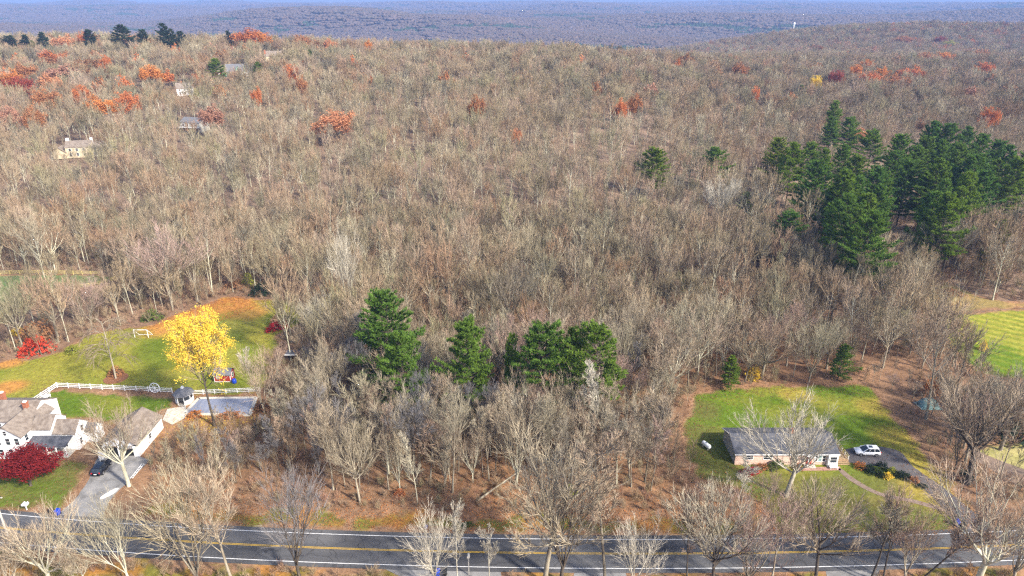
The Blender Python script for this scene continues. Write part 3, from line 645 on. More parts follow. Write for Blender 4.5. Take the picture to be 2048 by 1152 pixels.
def roof(mb, x0, x1, y0, y1, ze, zr, axis='x', ov=.35, th=.16, up=.03):
    if axis == 'x':
        ym = (y0 + y1) / 2; k = (zr - ze) / (ym - y0); a = [(y0 - ov, ze - ov * k), (ym, zr), (y1 + ov, ze - ov * k)]; f = lambda s, c: (s, c[0], c[1]); e0, e1 = x0 - ov, x1 + ov
    else:
        xm = (x0 + x1) / 2; k = (zr - ze) / (xm - x0); a = [(x0 - ov, ze - ov * k), (xm, zr), (x1 + ov, ze - ov * k)]; f = lambda s, c: (c[0], s, c[1]); e0, e1 = y0 - ov, y1 + ov
    for p, q in ((a[0], a[1]), (a[1], a[2])):
        vs = [f(e, (c[0], c[1] + t + up)) for t in (0, th) for e, c in ((e0, p), (e1, p), (e1, q), (e0, q))]
        mb.add(vs, [(3, 2, 1, 0), (4, 5, 6, 7), (0, 1, 5, 4), (1, 2, 6, 5), (2, 3, 7, 6), (3, 0, 4, 7)])
    return mb
def window(par, side, c, u, z, w, h, frame='white', name='window', pane='glass'):
    """side f/b: wall at y=c, u along x; l/r: wall at x=c, u along y"""
    s = -1 if side in 'fl' else 1
    def bx(mb, du, dz, ww, hh, th, off):
        q = c + s * off
        mb.box((u + du, q, z + dz) if side in 'fb' else (q, u + du, z + dz), (ww, th, hh) if side in 'fb' else (th, ww, hh))
    m = MB(); bx(m, 0, 0, w, h, .06, .01); o = m.build(name, M[pane], par)
    m = MB(); t = .09
    for du, dz, ww, hh in ((0, h / 2 + t / 2, w + 2 * t, t), (0, -h / 2 - t / 2, w + 2 * t, t), (-w / 2 - t / 2, 0, t, h), (w / 2 + t / 2, 0, t, h), (0, 0, w, .05)): bx(m, du, dz, ww, hh, .10, .02)
    m.build('frame', M[frame], o); return o
def part(name, mat, par, fn, smooth=False):
    m = MB(); fn(m); return m.build(name, M[mat] if isinstance(mat, str) else mat, par, smooth)
# --- white farmhouse
fh = thing('farmhouse', (-95, 112, 0), 'large white farmhouse with brown shingle roofs and brick chimneys', 'house')
part('wall', 'siding', fh, lambda m: (walls(m, -2.75, 2.75, -4.5, 4, 5.1, 7.05, 'y'), walls(m, -19, 1.4, .6, 8.8, 5.1, 7.15, 'x')))
part('wing_wall', 'siding', fh, lambda m: walls(m, 2.75, 6.6, -1.6, 3.0, 4.7, 6.5, 'x'))
part('wing_wall', 'siding', fh, lambda m: walls(m, 6.6, 11.0, -1.6, 2.6, 3.8, 5.5, 'x'))
part('wing_wall', 'siding', fh, lambda m: walls(m, 11.0, 13.0, 1.0, 3.6, 2.5, 3.5, 'x'))
rf = part('roof', 'brownroof', fh, lambda m: roof(m, -2.75, 2.75, -4.5, 5, 5.1, 7.05, 'y')); part('roof', 'brownroof', fh, lambda m: roof(m, -19, 1.0, .6, 8.8, 5.1, 7.15, 'x'))
part('roof', 'brownroof', fh, lambda m: roof(m, 2.95, 6.4, -1.6, 3.0, 4.7, 6.5, 'x', .2)); part('roof', 'brownroof', fh, lambda m: roof(m, 6.9, 10.8, -1.6, 2.6, 3.8, 5.5, 'x', .25)); part('roof', 'darkroof', fh, lambda m: roof(m, 11.1, 12.9, 1.0, 3.6, 2.5, 3.5, 'x', .2))
for (a, b, z) in ((-.1, 2.4, 6.6), (-6.6, 5.4, 6.9)):
    c = part('chimney', 'brick', rf, lambda m: (m.box((a, b, z + .55), (.75, .75, 1.9)), m.box((a, b, z + 1.58), (.95, .95, .16)))); part('chimney_pot', 'white', rf, lambda m: m.box((a, b, z + 1.78), (.5, .5, .24)))
part('porch_roof', 'darkroof', fh, lambda m: m.add([(2.6, -4.2, 2.45), (10.4, -4.2, 2.45), (10.4, -1.55, 3.15), (2.6, -1.55, 3.15), (2.6, -4.2, 2.6), (10.4, -4.2, 2.6), (10.4, -1.55, 3.3), (2.6, -1.55, 3.3)], [(3, 2, 1, 0), (4, 5, 6, 7), (0, 1, 5, 4), (1, 2, 6, 5), (2, 3, 7, 6), (3, 0, 4, 7)]))
part('porch_floor', 'greywood', fh, lambda m: m.box((6.5, -2.9, .15), (7.6, 2.5, .3)))
for k in range(5): part('porch_post', 'white', fh, lambda m: m.box((3.0 + k * 1.75, -3.95, 1.4), (.16, .16, 2.2)))
for u in (-1.7, .1, 1.8):
    for z in (1.5, 3.9): window(fh, 'f', -4.5, u, z, .8, 1.35)
window(fh, 'f', -4.5, 0, 5.75, .6, .9, name='attic_window')
for u in (-3.2, -.4): window(fh, 'r', 2.75, u, 4.0, .8, 1.2)
window(fh, 'f', -1.6, 8.8, 3.3, .7, .6); window(fh, 'f', -1.6, 5.2, 1.5, .8, 1.3); window(fh, 'f', -1.6, 8.6, 1.5, .8, 1.3)
for u, z in ((-.6, 1.5), (1.4, 1.5), (.5, 3.7)): window(fh, 'r', 11.0, u, z, .7, 1.1)
for u in (-12, -8, -5): window(fh, 'f', .6, u, 3.9, .8, 1.3); window(fh, 'f', .6, u, 1.5, .8, 1.3)
d = part('door', 'greenpaint', fh, lambda m: m.box((4.0, -1.64, 1.35), (1.0, .08, 2.1))); part('handle', 'chrome', d, lambda m: m.box((4.35, -1.72, 1.3), (.06, .08, .12)))
# --- garage
ga = thing('garage', (-74.7, 108.2, 0), 'white gabled garage with dark open bay at the end of the grey driveway', 'garage')
def gwall(m):
    walls(m, -3.5, 3.5, .35, 9.6, 2.7, 4.7, 'y'); m.box((-3.2, .15, 1.3), (.6, .3, 2.6)); m.box((-.2, .15, 1.3), (.5, .3, 2.6)); m.box((3.0, .15, 1.3), (1.0, .3, 2.6))
    m.add([(-3.5, 0, 2.4), (3.5, 0, 2.4), (3.5, 0, 2.7), (0, 0, 4.7), (-3.5, 0, 2.7), (-3.5, .35, 2.4), (3.5, .35, 2.4), (3.5, .35, 2.7), (0, .35, 4.7), (-3.5, .35, 2.7)], [(0, 1, 2, 3, 4), (0, 5, 6, 1), (1, 6, 7, 2), (2, 7, 8, 3), (3, 8, 9, 4), (4, 9, 5, 0)])
part('wall', 'siding', ga, gwall); part('roof', 'brownroof', ga, lambda m: roof(m, -3.5, 3.5, 0, 9.6, 2.7, 4.7, 'y', .3))
part('bay_shade_panel', 'black', ga, lambda m: m.box((1.28, .29, 1.2), (2.42, .1, 2.35))); part('bay_shade_panel', 'black', ga, lambda m: m.box((-1.68, .29, 1.2), (2.42, .1, 2.35)))  # black panels stand in for the shade inside the open bays
gd = part('garage_door', 'white', ga, lambda m: m.box((1.28, .1, 2.12), (2.4, .06, .5)))
for k in range(6): part('pane', 'glass', gd, lambda m: m.box((.3 + k * .39, .05, 2.16), (.26, .06, .22)))
part('door_leaf', 'white', ga, lambda m: m.box((-3.1, -.9, 1.2), (.08, 1.8, 2.2)))
window(ga, 'r', 3.5, 4.5, 1.6, .9, 1.0)
# --- ranch house
rh = thing('ranch_house', (51.3, 109.6, 0), 'long low house with charcoal roof and pinkish-white front on the right lawn', 'house')
part('front_wall', 'pinksiding', rh, lambda m: walls(m, -9.5, 9.4, -3.9, -3.6, 2.7)); part('wall', 'greyshadesiding', rh, lambda m: walls(m, -9.45, 9.35, -3.6, 3.9, 2.7, 4.15, 'x'))  # grey on the other walls puts the end wall's shade into the siding colour
part('roof', 'darkroof', rh, lambda m: roof(m, -9.5, 9.4, -3.9, 3.9, 2.7, 4.2, 'x', .35)); part('gutter', 'white', rh, lambda m: m.box((0, -4.32, 2.54), (19.6, .1, .14))); part('rake_trim', 'white', rh, lambda m: m.beam((-9.86, 0, 4.3), (-9.86, 4.25, 2.67), .06, .16))
part('vent_pipe', 'black', rh, lambda m: m.cyl((-7.2, 1.6, 3.6), .1, .5, 8)); part('chimney', 'brick', rh, lambda m: m.box((2.2, .3, 4.5), (.8, .8, 1.2)))
for u, w in ((-7.0, 1.5), (-3.4, 1.6), (1.6, .9)): window(rh, 'f', -3.9, u, 1.75, w, .95)
for u in (5.6, 6.35, 7.1): window(rh, 'f', -3.9, u, 1.5, .55, 1.3, pane='teal' if u == 6.35 else 'glass')
dr = part('door', 'redpaint', rh, lambda m: m.box((4.4, -3.94, 1.15), (.95, .1, 2.0))); part('handle', 'chrome', dr, lambda m: m.box((4.75, -4.02, 1.1), (.05, .06, .12)))
part('door_hood', 'white', rh, lambda m: m.box((4.4, -4.45, 2.25), (1.5, .9, .12)))
for s in (-.6, .6): part('hood_post', 'white', rh, lambda m: m.box((4.4 + s, -4.8, 1.1), (.1, .1, 2.2)))
b = part('bay', 'white', rh, lambda m: walls(m, 7.7, 9.5, -4.5, -3.6, 2.6)); window(b, 'f', -4.5, 8.6, 1.6, 1.2, 1.2)
part('step', 'concrete', rh, lambda m: m.box((4.4, -4.5, .12), (2.0, 1.0, .24)))
dk = thing('deck', (61.2, 109.3, 0), 'small wooden side deck with a white rail at the car end of the low house', 'deck')
part('deck_floor', 'wood', dk, lambda m: m.box((1.2, 0, .55), (2.3, 5.6, .12)))
for y in np.linspace(-2.7, 2.7, 5): part('post', 'white', dk, lambda m: m.box((2.28, y, .7), (.11, .11, 1.5)))
for z in (.95, 1.4): part('rail', 'yellowwood', dk, lambda m: m.beam((2.28, -2.8, z), (2.28, 2.8, z), .08, .12))
for k in range(3): part('step', 'wood', dk, lambda m: m.box((1.2, -3.0 - .3 * k, .42 - .15 * k), (2.2, .3, .06)))
part('lattice', 'brick', dk, lambda m: m.box((1.2, -2.75, .24), (2.2, .06, .48)))
gt = thing('garden_bench', (59.9, 104.4, 0), 'white garden bench in front of the bay window', 'bench')
part('seat', 'white', gt, lambda m: m.box((0, 0, .45), (1.5, .45, .06))); part('backrest', 'white', gt, lambda m: m.box((0, .22, .75), (1.5, .06, .5)))
for sx in (-.65, .65):
    for sy in (-.18, .18): part('leg', 'white', gt, lambda m: m.box((sx, sy, .21), (.07, .07, .42)))
# --- sheds and garden buildings
def shed(name, loc, w, d, ze, zr, wall, rmat, label, rz=0.0, axis='x', door=True, group=None):
    s = thing(name, (loc[0], loc[1], hz(*loc)), label, 'shed' if 'shed' in name else 'house', group, rz)
    part('wall', wall, s, lambda m: walls(m, -w / 2, w / 2, -d / 2, d / 2, ze, zr, axis)); part('roof', rmat, s, lambda m: roof(m, -w / 2, w / 2, -d / 2, d / 2, ze, zr, axis, .22, .1))
    return s
sp = G(446, 764); sh = shed('garden_shed', (sp[0], sp[1] + 1.3), 3.7, 2.6, 1.9, 2.9, 'redpaint', 'greyroof', 'little red shed with white trim and grey roof behind the pool')
for a in (-1.85, 1.85): part('corner_trim', 'white', sh, lambda m: m.box((a, -1.31, .95), (.14, .06, 1.9)))
part('base_trim', 'white', sh, lambda m: m.box((0, -1.315, .08), (3.6, .05, .16))); part('eave_trim', 'white', sh, lambda m: m.box((0, -1.315, 1.83), (3.6, .05, .14)))
part('cross_brace', 'white', sh, lambda m: m.beam((-.1, -1.33, .2), (1.5, -1.33, 1.7), .1, .04)); window(sh, 'r', 1.85, 0, 1.3, .9, 1.0); window(sh, 'f', -1.3, -1.0, 1.2, .6, .6)
p = G(469, 766); br = thing('barrel', (p[0], p[1], 0), 'blue plastic barrel beside the little red shed', 'barrel'); part('body', 'blue', br, lambda m: m.tube([(0, 0, 0), (0, 0, .2), (0, 0, .8), (0, 0, 1.0)], [.44, .5, .5, .44], 14), True); part('lid', 'blue', br, lambda m: m.cyl((0, 0, 1.0), .38, .05, 14))
gp_ = G(364, 812); gz = thing('gazebo', (gp_[0], gp_[1] + 1.6, 0), 'white octagonal gazebo with grey roof at the pool corner', 'gazebo')
oc = lambda r, z: [(r * math.cos(math.pi / 8 + k * math.pi / 4), r * math.sin(math.pi / 8 + k * math.pi / 4), z) for k in range(8)]
part('floor', 'greywood', gz, lambda m: m.add(oc(1.8, 0) + oc(1.8, .25), [(k, (k + 1) % 8, 8 + (k + 1) % 8, 8 + k) for k in range(8)] + [tuple(range(8, 16))]))
for k in range(8):
    a, b = oc(1.75, 0)[k], oc(1.75, 0)[(k + 1) % 8]; part('post', 'white', gz, lambda m: m.box((a[0], a[1], 1.3), (.13, .13, 2.2)))
    if k != 5: part('rail_panel', 'white', gz, lambda m: m.beam((a[0], a[1], .72), (b[0], b[1], .72), .06, .85))
    part('frieze', 'white', gz, lambda m: m.beam((a[0], a[1], 2.22), (b[0], b[1], 2.22), .06, .36))
    part('screen', 'glass', gz, lambda m: m.beam((a[0] * .97, a[1] * .97, 1.6), (b[0] * .97, b[1] * .97, 1.6), .02, .9))
gr_ = part('roof', 'greyroof', gz, lambda m: m.add(oc(2.25, 2.35) + oc(1.5, 3.0) + oc(.35, 3.5), [(k, (k + 1) % 8, 8 + (k + 1) % 8, 8 + k) for k in range(8)] + [(8 + k, 8 + (k + 1) % 8, 16 + (k + 1) % 8, 16 + k) for k in range(8)] + [tuple(range(7, -1, -1))])); part('cupola', 'white', gr_, lambda m: (m.box((0, 0, 3.65), (.5, .5, .35)), m.box((0, 0, 3.95), (.3, .3, .3), taper=.1)))
# --- covered pool with its stone edge
pool = gp([(398, 797), (512, 796), (500, 831), (368, 828)])
ed = thing('swimming_pool', (0, 0, 0), 'swimming pool under a grey winter cover with pale stone edge', 'pool')
part('cover', 'poolcover', ed, lambda m: m.add([(x, y, .14) for x, y in pool], [(3, 2, 1, 0)]))
for k in range(4):
    a, b = pool[k], pool[(k + 1) % 4]; part('coping', 'concrete', ed, lambda m: m.beam((a[0], a[1], .06), (b[0], b[1], .06), .75, .2))
pt_ = sheet('patio', gp([(335, 818), (372, 812), (372, 835), (345, 850), (325, 840)]), M['concrete'], .05)
# --- far houses on the left hill
FARH = dict(cape=hit(372, 190), aframe=hit(472, 151), barn=hit(548, 122), tan=hit(165, 312), modern=hit(392, 262), redshed=hit(440, 151), white=hit(2020, 112), tower=(ray(1588, 50)[0] * 1640 / ray(1588, 50)[1], 1640.0))
h1 = shed('white_house', FARH['cape'], 10, 7.5, 4.4, 7.8, 'siding', 'brownroof', 'white hillside house with brown roof among the bare trees', .35)
for u in (-3, 0, 3): window(h1, 'f', -3.75, u, 1.6, .9, 1.4); window(h1, 'f', -3.75, u, 3.6, .8, .9)
for z in (1.6, 4.2): window(h1, 'r', 5, 0, z, .9, 1.4)
part('chimney', 'brick', h1, lambda m: m.box((-1.5, 0, 8.2), (.9, .9, 1.8)))
h2 = shed('green_house', FARH['aframe'], 13, 8, 3.0, 8.2, 'greenpaint', 'greyroof', 'green steep-roofed house high on the left hillside', .15)
part('dormer', 'greenpaint', h2, lambda m: walls(m, 1.2, 4.4, -4.3, 0, 4.6, 7.2, 'y')); part('dormer_roof', 'greyroof', h2, lambda m: roof(m, 1.2, 4.4, -4.3, 0, 4.6, 7.2, 'y', .3)); part('garage_wall', 'siding', h2, lambda m: walls(m, 5.0, 9, -4.6, 1, 2.4))
for u in (-3.5, -1): window(h2, 'f', -4, u, 1.6, 1.0, 1.3)
window(h2, 'f', -4.3, 2.8, 5.2, .9, 1.2); window(h2, 'f', -4.3, 2.8, 3.0, 1.1, 1.2)
h3 = shed('tan_house', FARH['barn'], 14, 9, 4.2, 8.0, 'tan', 'brownroof', 'tan house with red chimney near the hilltop', .3); part('chimney', 'brick', h3, lambda m: m.box((-6.4, -2, 5), (1.2, 1.6, 8)))
for u in (-3, 0, 3): window(h3, 'f', -4.5, u, 2.2, 1, 1.3)
h4 = shed('cream_house', FARH['tan'], 11, 8, 5.0, 7.5, 'tan', 'brownroof', 'large cream house with several brown roofs half hidden by bare trees', .25)
part('wing_wall', 'tan', h4, lambda m: walls(m, 5.5, 12, -3.0, 4, 4.4, 6.6, 'x')); part('wing_roof', 'brownroof', h4, lambda m: roof(m, 5.5, 12, -3, 4, 4.4, 6.6, 'x', .4)); part('wing_wall', 'tan', h4, lambda m: walls(m, -11, -5.5, -4.5, 2, 3.0, 5.2, 'y')); part('wing_roof', 'brownroof', h4, lambda m: roof(m, -11, -5.5, -4.5, 2, 3.0, 5.2, 'y', .4))
for u in (-3.5, -.5, 2.5): window(h4, 'f', -4, u, 1.6, 1.0, 1.3); window(h4, 'f', -4, u, 3.9, 1.0, 1.2)
for u in (7, 9.5): window(h4, 'f', -3, u, 1.6, 1.0, 1.3); window(h4, 'f', -3, u, 3.4, .9, 1.0)
part('chimney', 'siding', h4, lambda m: m.box((-5, .5, 6.5), (1.3, 1.0, 4.5))); part('chimney', 'siding', h4, lambda m: m.box((5.2, 1, 7), (1.0, 1.0, 3)))
h5 = shed('grey_house', FARH['modern'], 12, 8, 5.0, 7.2, 'greyshadesiding', 'greyroof', 'grey house with white trim glimpsed through bare crowns', -.25)
for u in (-4, -1.5, 1.5, 4): window(h5, 'f', -4, u, 1.5, 1.2, 1.4); window(h5, 'f', -4, u, 3.8, 1.1, 1.2)
part('balcony', 'white', h5, lambda m: m.box((0, -4.9, 2.6), (12, 1.6, .2)))
rs = shed('small_red_shed', FARH['redshed'], 3.6, 3, 2.4, 3.4, 'redpaint', 'tan', 'tiny red shed left of the green hillside house'); part('door', 'white', rs, lambda m: m.box((0, -1.54, 1.0), (1, .08, 1.9)))
wh = shed('far_white_house', FARH['white'], 18, 9, 5, 8, 'siding', 'greyroof', 'small white house on the far right slope', .2)
for u in (-6, -2, 2, 6): window(wh, 'f', -4.5, u, 2.5, 1.4, 2)
part('annex_wall', 'siding', wh, lambda m: walls(m, -22, -11, -3, 4, 4)); part('annex_roof', 'white', wh, lambda m: m.box((-16.5, .5, 4.15), (11.6, 7.6, .25)))
tw = FARH['tower']; wt_ = thing('water_tower', (tw[0], tw[1], hz(*tw)), 'white water tower poking over the right ridge', 'tower')
th = max(22, topz(tw[0], tw[1], 45)); part('shaft', 'white', wt_, lambda m: m.cyl((0, 0, 0), 1.2, th - 6, 12)); part('tank', 'white', wt_, lambda m: m.tube([(0, 0, th - 5), (0, 0, th - 4), (0, 0, th - 1.5), (0, 0, th)], [1.2, 2.6, 2.6, 1.2], 14)); part('gallery', 'greywood', wt_, lambda m: m.cyl((0, 0, th - 9), 2.0, .6, 14))
p = G(1981, 800); r2 = shed('red_shed', p, 2.8, 4.6, 2.3, 3.4, 'redpaint', 'darkroof', 'small red gabled shed behind the spreading bare tree at right', -.25, 'y')
part('gable_trim', 'white', r2, lambda m: (m.beam((-1.45, -2.34, 2.3), (0, -2.34, 3.42), .06, .14), m.beam((1.45, -2.34, 2.3), (0, -2.34, 3.42), .06, .14))); part('corner_trim', 'white', r2, lambda m: m.box((1.42, -2.32, 1.15), (.12, .06, 2.3))); part('door', 'redpaint', r2, lambda m: m.box((0, -2.36, 1.0), (1.3, .08, 1.9)))
p = G(1856, 812); tt = thing('tarp_heap', (p[0], p[1], 0), 'teal tarp draped over a heap at the corner of the woods', 'tarp')
vs = []; n = 12
for i in range(n):
    for j in range(n):
        u, v_ = i / (n - 1) * 2 - 1, j / (n - 1) * 2 - 1; h = 2.0 * max(0, 1 - abs(u) ** 2.5) * max(0, 1 - abs(v_) ** 2.2) + .12 * math.sin(i * 2.1 + j) ; vs.append((u * 2.3, v_ * 1.6, max(.02, h)))
tm = MB(); tm.add(vs, [(i * n + j, (i + 1) * n + j, (i + 1) * n + j + 1, i * n + j + 1) for i in range(n - 1) for j in range(n - 1)]); tm.build('sheet', M['teal'], tt, True)
p = G(587, 722); ds = thing('dark_shelter', (p[0], p[1], 0), 'dark flat-roofed shelter with a white eave at the lawn edge', 'shelter')
part('roof', 'darkroof', ds, lambda m: m.box((0, 0, 2.3), (3.2, 2.4, .14))); part('eave_board', 'white', ds, lambda m: m.box((0, -1.23, 2.3), (3.2, .06, .2))); part('back_wall', 'bark_dark', ds, lambda m: m.box((0, 1.1, 1.1), (3.0, .1, 2.2)))
for a in (-1.45, 1.45): part('post', 'black', ds, lambda m: m.box((a, -1.1, 1.1), (.14, .14, 2.2)))

# ---------------------------------------------------------------- vehicles
def suv(loc, rz, paint, label):
    o = thing('parked_car', (loc[0], loc[1], .05), label, 'car', None, rz); pm_ = M[paint]
    # stations along the length: x, half width, sill, belt
    st = [(-2.32, .62, .42, .80), (-2.25, .80, .33, .95), (-1.9, .90, .30, 1.0), (-.6, .93, .28, 1.0), (.7, .93, .28, .99), (1.3, .92, .30, .96), (1.9, .86, .33, .88), (2.22, .74, .36, .78), (2.34, .52, .42, .66)]
    m = MB(); vs = []
    for x, w, s, b in st: vs += [(x, -w * .94, s), (x, -w, (s + b) / 2), (x, -w * .93, b), (x, w * .93, b), (x, w, (s + b) / 2), (x, w * .94, s)]
    n = 6; fs = [(i * n + k, i * n + (k + 1) % n, (i + 1) * n + (k + 1) % n, (i + 1) * n + k) for i in range(len(st) - 1) for k in range(n)] + [tuple(range(n)), tuple((len(st) - 1) * n + k for k in range(n - 1, -1, -1))]
    m.add(vs, [f[::-1] for f in fs]); m.build('body', pm_, o, True)
    m = MB(); b0 = [(-2.15, .76), (-1.9, .80), (.75, .80), (1.2, .76)]; t0 = [(-1.75, .60), (-1.5, .64), (.05, .64), (.25, .62)]; vs = []
    for (x, w), (x2, w2) in zip(b0, t0): vs += [(x, -w, .97), (x, w, .97), (x2, -w2, 1.6), (x2, w2, 1.6)]
    fs = []
    for i in range(3): a = i * 4; fs += [(a, a + 4, a + 6, a + 2), (a + 1, a + 3, a + 7, a + 5), (a + 2, a + 6, a + 7, a + 3)]
    fs += [(0, 2, 3, 1), (12, 13, 15, 14)]; m.add(vs, fs); gl = m.build('windows', M['glass'], o)
    part('roof_panel', pm_, o, lambda m: m.add([(-1.86, -.64, 1.585), (.20, -.66, 1.585), (.20, .66, 1.585), (-1.86, .64, 1.585), (-1.72, -.56, 1.68), (.02, -.58, 1.68), (.02, .58, 1.68), (-1.72, .56, 1.68)], [(4, 5, 6, 7), (0, 1, 5, 4), (1, 2, 6, 5), (2, 3, 7, 6), (3, 0, 4, 7)]))
    part('sunroof', 'glass', o, lambda m: m.box((-.45, 0, 1.685), (.75, .7, .02)))
    for s in (-1, 1):
        for xa, xb in ((-2.12, -1.72), (-1.02, -.98), (.02, -.28), (1.17, .24)): part('pillar', pm_, o, lambda m: m.beam((xa, s * .80, .98), (xb, s * .655, 1.6), .09, .06))
        part('mirror', pm_, o, lambda m: m.box((.85, s * 1.0, 1.05), (.18, .2, .14))); part('headlight', 'clearlight', o, lambda m: m.box((2.1, s * .66, .78), (.3, .28, .14), -s * .5)); part('taillight', 'redlight', o, lambda m: m.box((-2.22, s * .66, .88), (.16, .26, .18), s * .4))
        for x in (-1.42, 1.45):
            wl = part('wheel', 'tyre', o, lambda m: m.tube([(x, s * .70, .35), (x, s * .945, .35)], [.36, .36], 16)); part('rim', 'chrome', wl, lambda m: m.tube([(x, s * .90, .35), (x, s * .955, .35)], [.23, .21], 12))
    part('number_plate', 'white', o, lambda m: m.box((-2.36, 0, .72), (.03, .5, .14))); part('grille', 'black', o, lambda m: m.box((2.33, 0, .58), (.04, .8, .2)))
    return o
a, b = G(1733, 908), G(1710, 906); suv(a, math.pi - .06, 'carwhite', 'white car parked on the drive at the end of the low house')
a = G(205, 940); suv(a, R(93), 'carblack', 'black car parked nose-in before the white garage')

# ---------------------------------------------------------------- fences and small things
def fence(name, pts, gap, hpost, rails, label, mat, w=.13, rh_=.12):
    f = thing(name, (*pts[0], 0), label, 'fence'); o = Vector((*pts[0], 0)); first = True
    pm_ = MB().box((0, 0, hpost / 2), (w, w, hpost)).mesh('post', M[mat])
    for a, b in zip(pts, pts[1:]):
        n = max(1, round(math.dist(a, b) / gap))
        for k in range(n):
            p = Vector((a[0] + (b[0] - a[0]) * k / n, a[1] + (b[1] - a[1]) * k / n, 0)) - o; q = Vector((a[0] + (b[0] - a[0]) * (k + 1) / n, a[1] + (b[1] - a[1]) * (k + 1) / n, 0)) - o
            po = link('post', pm_, f); po.location = p
            for z in rails: part('rail', mat, f, lambda m: m.beam(p + Vector((0, 0, z)), q + Vector((0, 0, z)), .04, rh_))
    po = link('post', pm_, f); po.location = q; return f
fence('white_rail_fence', gp([(68, 806), (115, 775), (250, 781), (345, 786)]), 2.5, 1.35, (.35, .75, 1.15), 'white three-rail fence around the side lawn', 'white', .16, .15)
fence('white_rail_fence', gp([(384, 790), (520, 784)]), 2.5, 1.25, (.35, .75, 1.1), 'plain white rail fence behind the covered pool', 'white')
fence('split_rail_fence', gp([(-60, 660), (0, 636), (60, 608), (105, 589), (160, 578), (200, 571), (245, 556)]), 3.0, 1.35, (.45, .85, 1.25), 'yellowish split-rail fence curving along the near side of the paddock', 'yellowwood', .15, .13)
fence('split_rail_fence', gp([(-60, 551), (60, 548), (200, 550)]), 3.0, 1.35, (.45, .85, 1.25), 'yellowish split-rail fence along the far side of the paddock', 'yellowwood', .15, .13)
p = G(311, 784); wl = thing('wagon_wheel', (p[0], p[1] - .2, 0), 'white wagon wheel leaning on the white rail fence', 'wheel'); wl.rotation_euler = (R(-8), 0, 0)
part('rim', 'white', wl, lambda m: m.tube([(1.1 * math.cos(a * math.pi / 10), 0, 1.12 + 1.1 * math.sin(a * math.pi / 10)) for a in range(21)], [.1] * 21, 6)); part('hub', 'white', wl, lambda m: m.box((0, 0, 1.12), (.4, .2, .4)))
for k in range(8): part('spoke', 'white', wl, lambda m: m.beam((0, 0, 1.12), (1.05 * math.cos(k * math.pi / 4), 0, 1.12 + 1.05 * math.sin(k * math.pi / 4)), .07))
def goal():
    a, b = G(270, 675), G(297, 675); g = thing('football_goal', (a[0], a[1], 0), 'white football goal frame on the back lawn', 'goal'); w_ = b[0] - a[0]
    for x in (0, w_):
        part('post', 'white', g, lambda m: m.box((x, 0, 1.1), (.12, .12, 2.2))); part('stay', 'white', g, lambda m: m.beam((x, 0, 2.15), (x + .3, 1.6, .05), .09))
    part('crossbar', 'white', g, lambda m: m.box((w_ / 2, 0, 2.2), (w_ + .12, .12, .12))); part('ground_bar', 'white', g, lambda m: m.box((w_ / 2 + .3, 1.6, .05), (w_, .1, .08)))
goal()
def bin_(px, py, mat, label, rz=0.0):
    p = G(px, py); o = thing('wheelie_bin', (p[0], p[1], .05), label, 'bin', None, rz); part('body', mat, o, lambda m: m.add([(-.24, -.26, .08), (.24, -.26, .08), (.24, .26, .08), (-.24, .26, .08), (-.32, -.36, 1.0), (.32, -.36, 1.0), (.32, .36, 1.0), (-.32, .36, 1.0)], [(3, 2, 1, 0), (4, 5, 6, 7), (0, 1, 5, 4), (1, 2, 6, 5), (2, 3, 7, 6), (3, 0, 4, 7)]))
    part('lid', mat, o, lambda m: m.add([(-.35, -.42, 1.0), (.35, -.42, 1.0), (.35, .42, 1.02), (-.35, .42, 1.02), (-.3, -.36, 1.08), (.3, -.36, 1.08), (.33, .40, 1.12), (-.33, .40, 1.12)], [(3, 2, 1, 0), (4, 5, 6, 7), (0, 1, 5, 4), (1, 2, 6, 5), (2, 3, 7, 6), (3, 0, 4, 7)])); part('handle', 'black', o, lambda m: m.tube([(-.25, .46, 1.0), (.25, .46, 1.0)], [.03, .03], 6))
    for s in (-.28, .28): part('wheel', 'tyre', o, lambda m: m.tube([(s - .04, .3, .13), (s + .04, .3, .13)], [.13, .13], 10))
bin_(104, 1029, 'black', 'black wheelie bin at the mouth of the grey driveway', .2); bin_(117, 1030, 'blue', 'blue wheelie bin at the mouth of the grey driveway', -.1)
bin_(876, 1152, 'blue', 'blue wheelie bin on the near roadside driveway'); bin_(890, 1152, 'black', 'black wheelie bin on the near roadside driveway')
bin_(1913, 1052, 'blue', 'blue wheelie bin near the foot of the curving drive', .3); bin_(1926, 1055, 'black', 'black wheelie bin near the foot of the curving drive')
def mailbox(px, py, label, n=1, zs=1.1, mat='white', cat='mailbox', name='mailbox'):
    p = G(px, py); o = thing(name, (p[0], p[1], 0), label, cat); part('post', mat, o, lambda m: m.box((0, 0, zs / 2), (.12, .12, zs)))
    for k in range(n):
        x = (k - (n - 1) / 2) * .5; part('box', mat, o, lambda m: m.add([(x - .2, -.35, zs), (x + .2, -.35, zs), (x + .2, -.35, zs + .3), (x, -.35, zs + .45), (x - .2, -.35, zs + .3), (x - .2, .35, zs), (x + .2, .35, zs), (x + .2, .35, zs + .3), (x, .35, zs + .45), (x - .2, .35, zs + .3)], [(0, 1, 2, 3, 4), (9, 8, 7, 6, 5), (0, 5, 6, 1), (1, 6, 7, 2), (2, 7, 8, 3), (3, 8, 9, 4), (4, 9, 5, 0)]))
mailbox(54, 1020, 'white twin mailbox on a post before the front lawn', 2)
mailbox(938, 1150, 'pale box on a tall post at the near roadside', 1, 3.6, 'greywood', 'birdhouse', 'post_box')
p = G(853, 1064); nb = thing('newspaper_tube', (p[0], p[1], 0), 'small blue newspaper box on a stake on the far verge', 'newspaper box'); part('stake', 'greywood', nb, lambda m: m.box((0, 0, .5), (.07, .07, 1.0))); part('tube', 'blue', nb, lambda m: m.box((0, 0, 1.1), (.4, .5, .3)))
